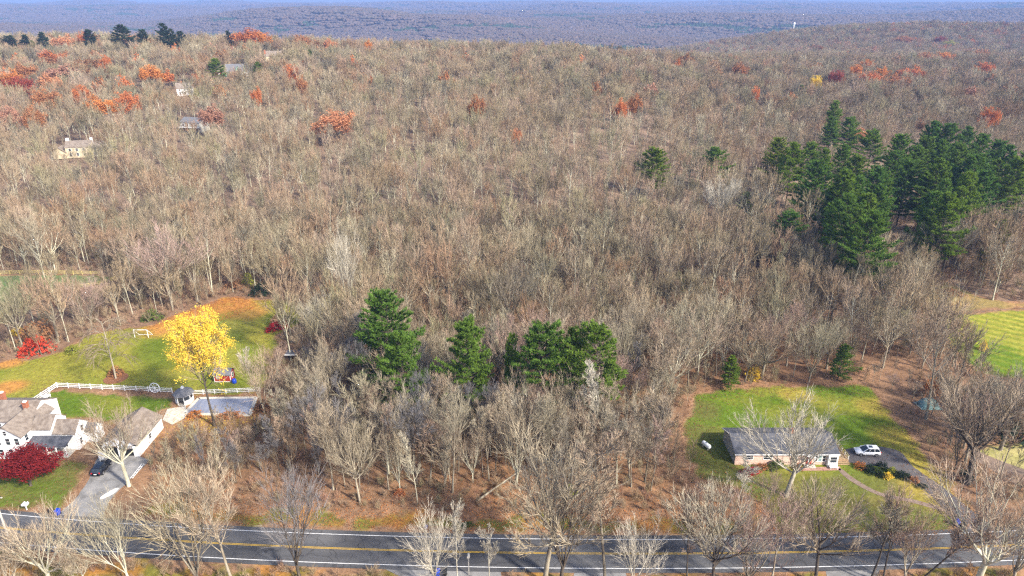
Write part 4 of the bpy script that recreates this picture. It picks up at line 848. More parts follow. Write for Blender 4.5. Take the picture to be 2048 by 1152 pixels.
p = G(30, 1110); up_ = thing('utility_pole', (p[0], p[1], 0), 'weathered grey utility pole at the left end of the near roadside', 'pole'); part('shaft', 'greywood', up_, lambda m: m.tube([(0, 0, -.2), (0, 0, 12)], [.19, .13], 10)); part('crossarm', 'greywood', up_, lambda m: m.box((0, 0, 11.2), (2.4, .12, .14)))
for k in (-1, -.35, .35, 1): part('insulator', 'glass', up_, lambda m: m.cyl((k, 0, 11.27), .05, .16, 8))
p = G(1412, 896); tk = thing('propane_tank', (p[0], p[1], 0), 'white propane tank lying on the grass left of the low house', 'tank', None, R(118))
part('tank', 'white', tk, lambda m: m.tube([(-1.15, 0, .75), (-1.05, 0, .75), (-.85, 0, .75), (.85, 0, .75), (1.05, 0, .75), (1.15, 0, .75)], [.12, .32, .45, .45, .32, .12], 14), True); part('dome', 'chrome', tk, lambda m: m.cyl((0, 0, 1.15), .16, .16, 10))
for s in (-.7, .7): part('saddle', 'concrete', tk, lambda m: m.box((s, 0, .16), (.2, .7, .34)))
p = G(219, 988); cn = thing('upturned_boat', (p[0], p[1], 0), 'long narrow white upturned hull lying at the edge of the grey driveway', 'boat', None, R(58))
m = MB(); vs = []; N = 13
for i in range(N):
    t = i / (N - 1) * 2 - 1; w_ = .48 * (1 - abs(t) ** 2.4) + .01; h = .42 * (1 - .35 * abs(t) ** 3)
    for k in range(7): a = math.pi * k / 6; vs.append((t * 1.6, -w_ * math.cos(a), max(.03, h * math.sin(a) ** .7)))
m.add(vs, [(i * 7 + k, (i + 1) * 7 + k, (i + 1) * 7 + k + 1, i * 7 + k + 1) for i in range(N - 1) for k in range(6)]); m.build('hull', M['white'], cn, True); part('keel', 'greywood', cn, lambda m: m.box((0, 0, .43), (2.4, .05, .06)))
a, b = G(263, 958), G(287, 932); ld = thing('ladder', (a[0], a[1], 0), 'pale ladder lying beside the driveway behind the big tan tree', 'ladder', None, math.atan2(b[1] - a[1], b[0] - a[0])); ln = math.dist(a, b)
for s in (-.22, .22): part('rail', 'white', ld, lambda m: m.beam((0, s, .15), (ln, s, .5), .05, .06))
for k in range(9): part('rung', 'white', ld, lambda m: m.beam((ln * (k + .7) / 9.5, -.22, .15 + .35 * (k + .7) / 9.5), (ln * (k + .7) / 9.5, .22, .15 + .35 * (k + .7) / 9.5), .05))
p = G(95, 797); ac = thing('patio_table', (p[0], p[1], 0), 'white garden table at the corner of the side lawn by the fence', 'table'); part('top', 'white', ac, lambda m: m.cyl((0, 0, .7), .8, .06, 14)); 
for k in range(4): part('leg', 'white', ac, lambda m: m.box((.45 * (1 if k % 2 else -1), .45 * (1 if k // 2 else -1), .35), (.07, .07, .7)))
def log(a, b, r0, r1, za, zb, label):
    A, B = G(*a), G(*b); o = thing('fallen_log', (A[0], A[1], 0), label, 'log'); m = MB(); m.tube([(0, 0, za), ((B[0] - A[0]) * .5, (B[1] - A[1]) * .5 + .1, (za + zb) / 2), (B[0] - A[0], B[1] - A[1], zb)], [r0, (r0 + r1) / 2, r1], 9); m.build('trunk', M['bark'], o); part('broken_limb', 'bark', o, lambda m: m.tube([((B[0] - A[0]) * .6, (B[1] - A[1]) * .6, (za + zb) / 2), ((B[0] - A[0]) * .7 + .4, (B[1] - A[1]) * .7 - .5, (za + zb) / 2 + .8)], [r1, .03], 6))
log((955, 1004), (1040, 965), .2, .11, .3, 2.6, 'leaning fallen trunk propped above the russet leaf floor'); log((1145, 1000), (1180, 985), .26, .2, .4, 1.4, 'short broken trunk lying in the woods left of the ranch lawn'); log((1160, 560), (1200, 545), .3, .2, .3, .5, 'pale log on the ground in the middle woods')
# shrubs
for px, py, w_, h, c, lb, d in ((75, 706, 8.5, 4.2, 'scarlet', 'bright red burning shrub at the left end of the back lawn', 5), (80, 680, 9, 5.5, 'brown', 'large orange-brown shrub behind the burning red one', 5), (36, 668, 3.4, 1.9, 'yellow', 'small yellow shrub at the left edge of the woods', None), (146, 706, 3.4, 2.2, 'lime', 'yellow-green shrub standing on the back lawn', None),
        (497, 572, 5, 4, 'lime', 'yellow shrub at the top corner of the back lawn', None), (470, 580, 7, 3.5, 'brown', 'brown shrub left of the yellow corner shrub', 4), (525, 590, 7, 4, 'bluegreen', 'dark green shrub right of the yellow corner shrub', 4), (305, 640, 6, 3, 'green', 'green shrub behind the football goal', 3.5), (552, 660, 6, 2.2, 'crimson', 'low red-tinged shrub at the right end of the back lawn', 3), (625, 655, 5, 7, 'bluegreen', 'dark upright evergreen shrub under the pale dead tree', None), (232, 750, 3.6, 2.2, 'rust', 'rust-coloured shrub under the weeping tree', None),
        (560, 655, 5, 4, 'pink', 'faded pink shrub behind the red-tinged one', None), (390, 832, 3.5, 1.2, 'orange', 'orange shrub at the near left corner of the pool', None), (455, 838, 7, 1.8, 'rust', 'rust-brown hedge along the near side of the pool', 2.5), (530, 822, 5, 2.6, 'brown', 'brown shrub at the right end of the pool', None),
        (1500, 947, 4.4, 1.2, 'crimson', 'crimson shrub at the left front corner of the low house', 2.6), (1522, 938, 3, 1.3, 'rust', 'rusty shrub next to the crimson one', 1.8), (1552, 936, 4.2, 1.7, 'green', 'big green shrub under the low house windows', 2.2), (1594, 937, 2.2, 1.0, 'rust', 'small rusty shrub left of the red door', None), (1720, 936, 2.4, 1.3, 'orange', 'orange-tan rounded shrub at the near edge of the parking spot', None),
        (1740, 944, 2.6, 1.5, 'bluegreen', 'dark rounded shrub, first in the bed along the drive', None), (1763, 938, 2.4, 1.6, 'bluegreen', 'dark rounded shrub, second in the bed along the drive', None), (1752, 946, 2, 1.2, 'green', 'olive shrub between the dark ones along the drive', None), (1762, 953, 1.8, 1.1, 'bluegreen', 'small dark shrub left of the golden one', None), (1775, 955, 2, 1.1, 'yellow', 'golden shrub along the drive', None), (1785, 946, 2.0, 1.2, 'lime', 'olive-yellow shrub along the drive', None),
        (1800, 953, 3.0, 1.3, 'bluegreen', 'dark clipped hedge shrub midway down the drive', 1.8), (1812, 957, 2.4, 1.2, 'bluegreen', 'dark clipped hedge shrub next down the drive', 1.6), (1828, 964, 2, 1.2, 'rust', 'rusty shrub near the lower end of the bed', None), (1843, 975, 2.4, .9, 'bluegreen', 'low dark shrub at the lower end of the bed', 1.4), (1965, 700, 2.2, 2.6, 'yellow', 'little golden tree alone in the striped field', None),
        (1860, 795, 4, 5, 'orange', 'orange-leaved shrub behind the teal tarp', None), (1508, 755, 4.5, 3, 'yellow', 'golden shrub at the woods edge above the low house', None), (2030, 880, 9, 5, 'bluegreen', 'dark evergreen bush mass at the right edge', 6), (1930, 958, 3, 2, 'bluegreen', 'dark bush at the foot of the large dark tree', None), (1850, 500, 8, 4, 'green', 'olive evergreen bush in the russet clearing', None), (1140, 990, 3, 2, 'lime', 'yellowish bush on the leaf floor above the road', None), (798, 992, 2.2, 1.4, 'red', 'tiny orange-red bush on the leaf floor above the road', None), (935, 1052, 2.5, .8, 'green', 'low green tuft on the far verge', 1.5), (1900, 590, 9, 2, 'brown', 'tawny bramble mound in the meadow corner', 6)):
    p = G(px, py); shrub(p, w_, h, c, lb, None, rng.randrange(3), d)
def before_house(x, y):                         # the open ground in front of a hillside house, where only low growth stands
    b = np.zeros(np.shape(x), bool)
    for k, (hx, hy) in FARH.items():
        if k in ('tower',): continue
        l = math.hypot(hx, hy); a = ((x - hx) * hx + (y - hy) * hy) / l; c = np.abs((y - hy) * hx - (x - hx) * hy) / l
        b |= (a > (-62 if k != 'white' else -190)) & (a < 0) & (c < (4 if k == 'redshed' else 8.5))
    px, py = hit(415, 185); return b | (np.hypot((x - px) / 2, y - py) < 14)
def near_house(x, y):
    b = np.zeros(np.shape(x), bool)
    for k, (hx, hy) in FARH.items():
        if k in ('tower', 'redshed'): continue
        l = math.hypot(hx, hy); ux, uy = hx / l, hy / l; a = (x - hx) * ux + (y - hy) * uy; c = np.abs(-(x - hx) * uy + (y - hy) * ux)
        b |= (a > -12) & (a < 9) & (c < 12)
    return b
# ---------------------------------------------------------------- named trees standing out in the photograph
def bt(px, py, top, kind, i, label, look='', spread=1.0, lean=0.0, rz=None, group=None, name='bare_tree'):
    p = G(px, py); H = topz(p[0], p[1], top); TAKEN.append((p[0], p[1], 3.0)); return bare(p, H, kind, i, label, group, look, spread * (1.2 if p[1] < 88 else 1.0), rz, name, lean)
TAKEN = [(*G(1412, 905), 8), (*G(1400, 955), 10)]
bt(258, 972, 800, 'O', 0, 'pale tan bare tree with heavy limbs beside the gravel-grey driveway and garage', 'palebark', 1.15, rz=.6)
bt(1572, 992, 783, 'O', 1, 'pale bare tree standing on the lawn in front of the low dark-roofed house', 'pale', 1.2, rz=2.0)
bt(398, 1172, 905, 'V', 0, 'tall pale-limbed bare tree south of the road, its fan reaching up to the verge', '', 1.05, rz=1.0)
bt(466, 1168, 918, 'F', 1, 'straight bare tree on the near roadside, just right of the fanned pale one', '', 1.0)
bt(262, 1170, 985, 'V', 1, 'leaning multi-stemmed bare tree on the near roadside opposite the grey driveway', 'palebark', .9, lean=-.18)
bt(105, 1185, 1020, 'O', 2, 'low crooked bare tree in the near bottom corner beside the utility pole', 'palebark', 1.1)
bt(600, 1156, 925, 'V', 2, 'bare tree with one dark stem and wide brush of twigs over the road', 'grey', .95)
bt(868, 1182, 1005, 'V', 3, 'white-limbed bare tree by the near driveway mouth with a blue bin', 'pale', .9)
bt(918, 1180, 1015, 'S', 0, 'slim white bare sapling on the near roadside right of the blue bin', 'pale', 1.0)
bt(978, 1175, 1045, 'S', 1, 'short pale bare sapling near the boxed post on the near roadside', 'pale', 1.1)
bt(1090, 1168, 868, 'D', 2, 'tall grey-barked bare tree with dense crown on the near roadside, mid frame', '', 1.15)
bt(1122, 1165, 872, 'V', 0, 'many-stemmed tall bare tree crowding the grey-barked one on the near roadside', 'dark', .9, rz=3.0)
bt(1210, 1166, 850, 'S', 2, 'very slim tall bare tree crossing both road edge lines', '', 1.25)
bt(1268, 1182, 1035, 'V', 1, 'pale low fan of bare stems on the near roadside below the slim tall tree', 'pale', 1.0)
bt(1375, 1175, 990, 'S', 0, 'thin dark-barked bare tree on the near roadside opposite the propane tank', 'dark', 1.3)
bt(1425, 1178, 950, 'D', 3, 'bare tree with forked dark trunk on the near roadside left of the ranch house', 'dark', .95)
bt(1490, 1182, 975, 'V', 2, 'bushy bare tree on the near roadside, pinkish twigs against the road', 'pink', .9)
bt(1540, 1178, 985, 'F', 0, 'pinkish-brown bare tree on the near roadside below the ranch house tree', 'pink', .9)
bt(1630, 1166, 945, 'D', 4, 'bare tree with a clean dark bole crossing the road below the ranch house porch', 'dark', 1.0)
bt(1740, 1166, 985, 'S', 1, 'left one of a close pair of thin bare trees before the curving drive', 'dark', 1.5)
bt(1765, 1168, 965, 'F', 1, 'right one of a close pair of bare trees before the curving drive', 'dark', .85)
bt(1805, 1172, 1000, 'V', 3, 'grey bare fan on the near roadside between the twin trees and the leaning one', '', .9)
bt(1842, 1160, 990, 'S', 2, 'dark bare trunk leaning to the right across the road', 'dark', 1.6, lean=.38)
bt(1950, 1172, 935, 'O', 1, 'broad bare tree with whitish limbs at the near right roadside', 'palebark', 1.15, rz=.3)
bt(2025, 1168, 955, 'V', 0, 'many-branched bare tree at the right edge of the road', '', 1.0)
bt(30, 1190, 1070, 'V', 2, 'low bare bush-like tree at the near left corner', '', 1.2)
bt(180, 1188, 1065, 'S', 0, 'small bare sapling between the corner tree and the leaning multi-stem', 'palebark', 1.5)
bt(1472, 1010, 905, 'S', 2, 'slender pinkish-white bare tree left of the ranch house front lawn', 'pale', 2.0)
bt(1535, 1012, 935, 'V', 1, 'short pinkish bare tree on the lawn edge left of the pale lawn tree', 'pink', 1.1)
bt(1660, 1020, 945, 'V', 3, 'small bare tree on the front lawn right of the pale lawn tree', '', 1.0)
bt(1935, 968, 735, 'O', 2, 'large dark bare tree with drooping limbs beside the end of the curving drive', 'dark', 1.25, rz=1.2)
bt(1852, 838, 590, 'F', 3, 'tall grey bare tree at the corner of the back lawn near the teal tarp', '', 1.15)
bt(1895, 842, 640, 'F', 0, 'dark-stemmed bare tree just right of the teal tarp', 'dark', 1.0)
bt(2000, 900, 730, 'O', 0, 'spreading bare tree veiling the small red shed', '', 1.1)
bt(700, 640, 440, 'V', 0, 'ghostly pale bare tree rising at the woods edge left of the pines', 'pale', .75)
bt(948, 620, 425, 'F', 2, 'tall pale-trunked bare tree behind the second pine', 'palebark', .85)
bt(1037, 905, 765, 'V', 1, 'whitish bare fan of stems below the third pine', 'pale', .95)
bt(645, 690, 580, 'O', 1, 'pale dead tree with crooked arms at the right end of the back lawn', 'pale', .95)
bt(345, 615, 428, 'D', 4, 'large pinkish bare tree with rounded crown behind the football goal', 'pink', 1.3)
bt(185, 655, 540, 'V', 2, 'bushy pinkish bare tree before the split-rail paddock fence', 'pink', 1.3)
bt(95, 575, 425, 'F', 0, 'bare tree with forked pale top behind the paddock', 'palebark', 1.1)
bt(425, 590, 405, 'F', 1, 'tall pale bare tree standing behind the orange leaf-strewn lawn corner', 'palebark', .9)
bt(1203, 905, 715, 'S', 0, 'slim white birch-like bare tree in front of the rightmost front pine', 'pale', 1.5)
bt(1440, 470, 350, 'O', 2, 'bleached dead oak with bare white arms below the lone round pine', 'pale', 1.15)
bt(1695, 550, 455, 'V', 3, 'pale bare tree in front of the dense pine grove', 'pale', .9)
bt(1880, 560, 422, 'O', 0, 'dark wide-armed bare tree in the russet clearing by the pine grove', 'dark', 1.1)
bt(1985, 600, 455, 'F', 3, 'grey silvery bare tree beside the yellow-green pine', 'palebark', 1.1)
bt(530, 830, 690, 'V', 1, 'grey bare tree between the pool and the woods', '', 1.0)
bt(505, 770, 690, 'S', 2, 'thin whitish bare tree right of the little red shed', 'pale', 1.6)
bt(905, 985, 760, 'F', 2, 'tall bare tree at the front of the woods below the second pine', '', .9)
bt(835, 1010, 850, 'S', 0, 'slim pale pole of a tree at the front edge of the woods', 'palebark', 1.2)
bt(800, 985, 830, 'V', 3, 'twin-forked bare tree on the russet leaf floor above the road', 'palebark', .8)
bt(720, 1005, 820, 'D', 4, 'bare tree at the left front edge of the central woods', '', 1.0)
w = MB()
p = G(232, 757); T, C, tp = gen_bare(77, 'W', (12, 7, 7), [0, 0, .09, .06], H=11, trop=-.16, tubelev=1)
Hh = topz(p[0], p[1], 622); wt = thing('weeping_tree', (p[0], p[1], 0), 'grey weeping bare tree ringed with mulch on the back lawn', 'tree', None, 0, (Hh / 11 * .72, Hh / 11 * .72, Hh / 11)); TAKEN.append((p[0], p[1], 3))
T.build('trunk', M['bark'], wt, True); C.build('crown', M['twig'], wt)
mm = MB().cyl((0, 0, .03), 2.6, .06, 18); o = mm.build('mulch_ring', M['mulch']); o.location = (p[0], p[1], 0); o['kind'] = 'structure'
# the yellow tree: leaves in ragged clumps, thinner towards the ground
p = G(430, 852); Hh = topz(p[0], p[1], 632); T, C, tips = gen_bare(79, 'F', (22, 7, 7), NW, H=22, tubelev=1)
r_ = random.Random(4); tips = [t for t in tips if r_.random() < (.35 if t.z < 10 else .8) * (1 if math.sin(t.x * 1.7 + t.z) > -.6 else .2)]
yt = thing('yellow_tree', (p[0], p[1], 0), 'bright golden yellow tree standing by the covered pool', 'tree', None, 0, (Hh / 22 * 1.2, Hh / 22 * 1.3, Hh / 22)); TAKEN.append((p[0], p[1], 4)); yt.rotation_euler = (0, .08, 0)
T.build('trunk', M['bark_dark'], yt, True); C.build('twigs', M['twig'], yt); leaves(tips, 26, .19, r_, .75, .3).build('crown', M['leaf_yellow'], yt)
# dark red maple in front of the farmhouse
p = G(62, 972); T, C, tips = gen_bare(81, 'O', (12, 7, 6), NW, H=7, tubelev=1); mx = max(abs(t.x) for t in tips)
jm = thing('red_maple', (p[0], p[1], 0), 'wide low dark red maple in front of the white farmhouse', 'tree', None, 0, (6.6 / mx, 5.6 / mx, 7.0 / 7)); TAKEN.append((p[0], p[1], 5))
T.build('trunk', M['bark_dark'], jm, True); leaves([t for t in tips + [t * .85 for t in tips[::2]] if math.sin(3 * t.x) * math.cos(2.3 * t.y + t.z) > -.55], 16, .19, r_, .6, .5).build('crown', M['leaf_maple'], jm)

# ---------------------------------------------------------------- pines
def pt(px, top, H, i, label, group=None, spread=1.0, mat=None):
    p = hit(px, top, H)
    if top < 90:                                 # on the crest of the left hill
        d = ray(px, top); q = 650 / d[1]; p = (d[0] * q, 650.0); H = min(27, max(12, topz(p[0], p[1], top)))
    TAKEN.append((p[0], p[1], H * .2 * spread)); return pine(p, H, i, label, group, spread, None, mat)
def pb(px, py, top, i, label, spread=1.0, group=None):
    p = G(px, py); TAKEN.append((p[0], p[1], 4)); return pine(p, topz(p[0], p[1], top), i, label, group, spread)
pb(786, 800, 588, 0, 'tallest of the front pines, bright green with a long sweeping left bough', .95)
pb(816, 880, 672, 1, 'lower green pine pressed against the front of the tallest pine', .8)
pb(942, 860, 644, 0, 'full green pine second of the row, alone between gaps', .80)
pb(1072, 862, 655, 2, 'broad dark green pine in the middle of the front row', .95)
pb(1138, 850, 664, 1, 'narrow pine squeezed between the broad pine and the open-limbed one', .55)
pb(1192, 868, 655, 3, 'open-limbed pine with its dark trunk showing, right end of the front row', .98)
pb(1022, 850, 672, 4, 'small bough-heavy pine at the left shoulder of the broad pine', .5)
for k, (x, y, H, s, lb) in enumerate((
        (1310, 297, 20, 1.25, 'lone rounded green pine in the bare woods, left one of two'), (1433, 297, 19, 1.3, 'lone round green pine in the bare woods above the bleached dead oak'),
        (1580, 428, 18, 1.25, 'isolated green pine just left of the big grove'), (1672, 203, 24, 1.15, 'tall dark pine standing clear above the grove, upper one of three'),
        (1668, 235, 22, 1.2, 'dark pine among red crowns above the grove, lower left of three'), (1705, 236, 21, 1.15, 'dark pine among red crowns above the grove, lower right of three'),
        (1605, 171, 15, 1.4, 'small lone evergreen in the grey woods left of the yellow treetop'), (1750, 262, 22, 1.1, 'pine peeking between the grove and the salmon crown'),
        (1465, 712, 8, 1.3, 'small dark pine at the edge of woods above the ranch lawn'), (1690, 690, 9, 1.2, 'low sparse evergreen under the trees right of the ranch lawn'),
        (1492, 385, 12, 1.0, 'small dark evergreen tucked beside the dead oak'), (1358, 545, 8, 1.0, 'low blue-green evergreen in the brush of the middle woods'),
        (20, 72, 17, 1.5, 'dark evergreen at the far left end of the ridge'), (48, 70, 17, 1.5, 'second dark evergreen from the left end of the ridge'), (82, 65, 19, 1.4, 'big dark evergreen beside the bright green one on the left ridge'),
        (175, 60, 19, 1.3, 'dark conical evergreen on the ridge above the small red crown'), (243, 51, 22, 1.45, 'broad dark evergreen on the skyline, left of centre on the ridge'),
        (286, 60, 14, 1.0, 'small dark evergreen between the two broad ridge evergreens'), (325, 45, 25, 1.35, 'tallest dark evergreen on the ridge skyline'), (342, 58, 18, 1.0, 'slim evergreen pressed against the tallest ridge evergreen'), (360, 63, 19, 1.1, 'pointed dark evergreen right of the tallest ridge evergreen'),
        (515, 125, 14, 1.2, 'deep green evergreen right of the green house'), (430, 118, 18, 1.2, 'dark evergreen behind the little red shed on the hill'), (620, 100, 14, 1.1, 'dull evergreen on the hill right of the tan hilltop house'), (455, 62, 18, 1.0, 'faint evergreen on the ridge near the orange skyline crowns'))):
    pt(x, y, H, k % 5 if k % 5 != 3 else 4, lb, None, s, 'needles_far' if y < 90 else None)
pt(2003, 440, 17, 4, 'yellow-green pine behind the silvery bare tree', None, 1.4, 'needles_yellow')
pt(62, 82, 11, 4, 'bright green small evergreen on the left ridge', None, 1.5, 'needles_yellow')
grove = [(1562, 278), (1590, 290), (1622, 288), (1655, 300), (1640, 325), (1688, 292), (1716, 312), (1690, 345), (1668, 372), (1722, 355), (1752, 335), (1762, 372), (1740, 392), (1700, 395), (1790, 305), (1775, 345), (1808, 272), (1835, 295), (1822, 322), (1868, 246), (1850, 275), (1890, 282), (1905, 250), (1938, 256), (1965, 270), (1925, 292), (1995, 282), (2025, 292), (1960, 312), (2000, 322), (2040, 318), (1880, 322), (1918, 335), (1895, 362), (1938, 348), (1860, 350), (1975, 345), (2070, 300), (2090, 322), (1720, 420), (1745, 425), (1680, 405), (1875, 388), (1905, 392)]
for k, (x, y) in enumerate(grove):
    pt(x, y, 25 + 3 * math.sin(k * 2.1), (0, 1, 2, 4, 0, 1)[k % 6], 'dark green pine packed into the dense grove, ' + ('left flank' if x < 1665 else 'tall stand left of the gap' if x < 1800 else 'back row right of the gap' if y < 300 else 'front row right of the gap'), 'pines of the dense grove', .88)
for k, (x, y, w_, c, lb) in enumerate((
        (298, 130, 50, 'orange', 'round bright orange tree on the left hillside'), (98, 100, 52, 'red', 'long red-orange crown under the left ridge evergreens'), (18, 138, 42, 'orange', 'vivid orange crown at the left picture edge'),
        (35, 153, 46, 'dark', 'dark crimson crown just below the vivid orange one at the left edge'), (86, 178, 52, 'rust', 'tall rusty brown tree on the left hillside'), (62, 212, 30, 'rust', 'smaller rusty crown hanging below the tall rusty one'), (195, 190, 58, 'orange', 'wide orange-brown crown, left of a joined pair'),
        (250, 183, 46, 'red', 'red-orange crown, right of a joined pair'), (160, 171, 40, 'red', 'thin red crown above the joined pair'), (90, 146, 42, 'salmon', 'salmon pink crown between the crimson and rusty trees'),
        (495, 55, 58, 'red', 'largest red-orange crown on the hill skyline'), (522, 64, 40, 'orange', 'orange crown right next to the largest skyline crown'), (470, 88, 40, 'rust', 'rust crown behind the green house'), (45, 124, 50, 'rust', 'dull rust crown near the left edge above the orange one'),
        (120, 128, 56, 'pink', 'faded pinkish crown left of the round orange tree'), (208, 110, 22, 'red', 'tiny red crown on the left slope below the evergreens'), (600, 70, 34, 'rust', 'rusty crown on the skyline right of the red pair'), (655, 76, 26, 'salmon', 'pale salmon crown on the middle skyline'),
        (735, 77, 18, 'orange', 'tiny orange crown alone on the middle skyline'), (580, 128, 30, 'red', 'bright coral crown below the tan hilltop house'), (602, 150, 22, 'rust', 'brick-brown crown right of the coral one'), (512, 172, 28, 'red', 'scarlet crown on the slope right of the white house'),
        (418, 208, 46, 'pink', 'pinkish crown below the white hillside house'), (670, 222, 96, 'salmon', 'very wide salmon-orange oak alone in the grey woods'), (953, 190, 32, 'rust', 'upright rust tree in the centre of the woods'), (1245, 196, 32, 'red', 'small bright red crown in the centre right woods'),
        (1272, 187, 26, 'rust', 'dull orange crown behind the small bright red one'), (1033, 250, 28, 'salmon', 'small salmon crown low in the central woods'), (1512, 172, 22, 'red', 'little red crown left of the yellow treetop'), (1482, 124, 26, 'rust', 'rust crown on the right slope above the little red one'), (1372, 106, 36, 'brown', 'brown crown at the brow of the near hill'),
        (12, 212, 44, 'pink', 'faded pink crown at the left edge of the slope'), (165, 63, 22, 'red', 'small red crown at the foot of the ridge evergreen'), (300, 78, 40, 'rust', 'rust crown below the tallest ridge evergreen'), (125, 68, 38, 'salmon', 'salmon crown on the left skyline between evergreens'),
        (1715, 129, 30, 'orange', 'bright orange crown, leftmost of the fiery row on the right slope'), (1738, 119, 28, 'orange', 'pale orange crown behind the fiery row'), (1766, 132, 30, 'orange', 'bright orange crown in the middle of the fiery row'), (1742, 142, 40, 'red', 'deep red crown in front of the fiery row'),
        (1676, 140, 30, 'dark', 'wine red crown left of the fiery row'), (1634, 151, 22, 'yellow', 'single yellow crown on the right slope'), (1800, 146, 52, 'rust', 'wide rusty crown right of the fiery row'), (1830, 132, 44, 'red', 'broad red crown at the right end of the fiery row'),
        (1892, 104, 38, 'orange', 'orange crown beneath the pale yellow one on the far slope'), (1972, 124, 32, 'red', 'red crown below the white far house'), (1966, 99, 30, 'rust', 'rust crown left of the white far house'), (1852, 104, 28, 'rust', 'rust crown on the far slope left of the orange one'), (1812, 72, 38, 'rust', 'long rust crown high on the right ridge'),
        (1884, 72, 20, 'dark', 'dark red crown beside the pale yellow one'), (1900, 80, 24, 'lime', 'pale yellow-green crown high on the right slope'), (1630, 89, 34, 'brown', 'ochre-brown crown on the right ridge left slope'), (1985, 214, 34, 'red', 'red-orange crown alone above the pine grove at right'),
        (1662, 234, 36, 'red', 'red crown tucked between the dark pines above the grove'), (1725, 249, 44, 'salmon', 'salmon-red crown at the upper edge of the grove'), (1840, 232, 28, 'brown', 'faint orange-brown crown above the grove'))):
    H = min(17.0, max(13.5, w_ * .36)); H = H if y > 215 else max(H, 18.5); p = hit(x, y, H)
    if y < 90 and x < 800: q = 650 / ray(x, y)[1]; p = (ray(x, y)[0] * q, 650.0); H = min(26, max(12, topz(p[0], p[1], y)))
    D = math.hypot(p[0], p[1]); W = w_ * D * 1.08 / F; H2 = min(H, max(7, W * .95)); TAKEN.append((p[0], p[1], W * .42))
    leafy(p, max(H2, 12) if y > 215 and W < H else H, W, (0, 2, 1, 0)[k % 4] if c != 'rust' or w_ > 40 else 3, c, lb)

# ---------------------------------------------------------------- the wood: single trees in front, masses behind
TK = np.array(TAKEN)
def free(x, y, extra=0.0):                      # not on top of a named tree, nor right in front of a far one
    ok = np.ones(len(x), bool)
    for tx, ty, tr in TAKEN:
        ok &= np.hypot(x - tx, y - ty) > tr + extra
        if ty > 215:
            l = math.hypot(tx, ty); a = (x - tx) * tx / l + (y - ty) * ty / l; c = np.abs((y - ty) * tx / l - (x - tx) * ty / l)
            ok &= ~((a > -(10 + .018 * ty)) & (a < 0) & (c < tr * .9))
    return ok
x, y = jgrid(-190, 190, 88, 230, 5.6, .42); e1, e2 = jgrid(-66, 38, 97, 119, 4.4, .5); x, y = np.concatenate([x, e1]), np.concatenate([y, e2]); thin = np.arange(len(x)) >= len(x) - len(e1)
k = inview(x, y, 1.0, 4) & ~blocked(x, y, 1.0) & ~(inpoly(x, y, gp([(-200, 560), (250, 560), (250, 650), (40, 700), (-200, 740)])) & (nrng.random(len(x)) < .62)) & ~inpoly(x, y, GROVE); x, y, thin = x[k], y[k], thin[k]; k = free(x, y, -1.5); x, y, thin = x[k], y[k], thin[k]
order = np.argsort(y + nrng.uniform(0, 6, len(y))); NIND = 262
ind = order[:NIND]; rest = order[NIND:]
YCUT = y[ind].max()
for j, q in enumerate(ind):
    X, Y = float(x[q]), float(y[q])
    kind, n = rng.choice((('D', 5), ('D', 5), ('D', 5), ('F', 4), ('F', 4), ('V', 4), ('O', 3), ('S', 3), ('S', 3))); H = rng.uniform(13, 20) if kind != 'S' else rng.uniform(12, 18)
    if Y < 122 and kind in 'DO' and rng.random() < .6: kind, n = 'F', 4
    if thin[q]: kind, n = rng.choice((('S', 3), ('S', 3), ('F', 4))); H = rng.uniform(12, 18)
    if -38 < X < 30 and 98 < Y < 122: H = min(H, max(6, topz(X, Y, rng.uniform(725, 800))))
    if X < -44 and Y < 121: H = min(H, max(5, topz(X, Y, rng.uniform(838, 900))))
    if -68 < X < -40 and 118 < Y < 152: H = min(H, max(5, topz(X, Y, rng.uniform(672, 760))))
    if X > 78 and Y < 140: H = min(H, max(5, topz(X, Y, rng.uniform(745, 800))))
    look = rng.choice(('', '', '', '', '', 'palebark', 'pink', 'grey'))
    zn = ('in the woods around the farmstead and back lawn' if X < -58 else 'in the woods behind the ranch house lawn' if X > 32 and Y > 128 else 'in the thicket beside the ranch house lawn' if X > 32
          else 'between the road and front pines, left half' if Y < 118 and X < -14 else 'between the road and front pines, right half' if Y < 118 else 'in the woods around and behind the front pines')
    kw = {'S': 'slim pole-like', 'F': 'tall straight', 'D': 'round-crowned', 'V': 'multi-stemmed', 'O': 'broad low-forked'}[kind]
    lb = '%s %s bare tree %s' % ({'': 'grey-brown', 'palebark': 'pale-barked', 'pink': 'pinkish', 'grey': 'dark grey'}[look], kw, zn)
    bare((X, Y), H, kind, rng.randrange(n), lb, 'bare trees ' + zn, look, rng.uniform(.95, 1.35))
xs, ys = [x[rest]], [y[rest]]
a, b = jgrid(-330, 330, 230, 430, 7.2); k = inview(a, b) & ~blocked(a, b, 1) & ~inpoly(a, b, GROVE) & ~near_house(a, b) & (vnoise(a, b, 13, 61) + .3 * nrng.random(len(a)) > .26); a, b = a[k], b[k]; k = free(a, b); xs.append(a[k]); ys.append(b[k])
a, b = np.concatenate(xs), np.concatenate(ys); n = len(a); low = np.where(before_house(a, b) & (nrng.random(n) < .75), .5, 1)
scatter('bare_woodland', a, b, low * nrng.uniform(.58, 1.14, n) * np.where(nrng.random(n) < .12, 1.2, 1), nrng.integers(0, 10, n), MID, 'grey-brown bare woodland covering the middle slope', 'woodland')
def seen(x, y, lift=17.0, slack=10.0):          # is a treetop there in sight over the ground before it (with some slack)
    ts = np.linspace(.25, .985, 40)[:, None]; zt = hgt(x, y) + lift; gl = hgt(x[None] * ts, y[None] * ts) + 9 * (ts < .93)
    return (CAMH + (zt - CAMH)[None] * ts + slack > gl).all(0)
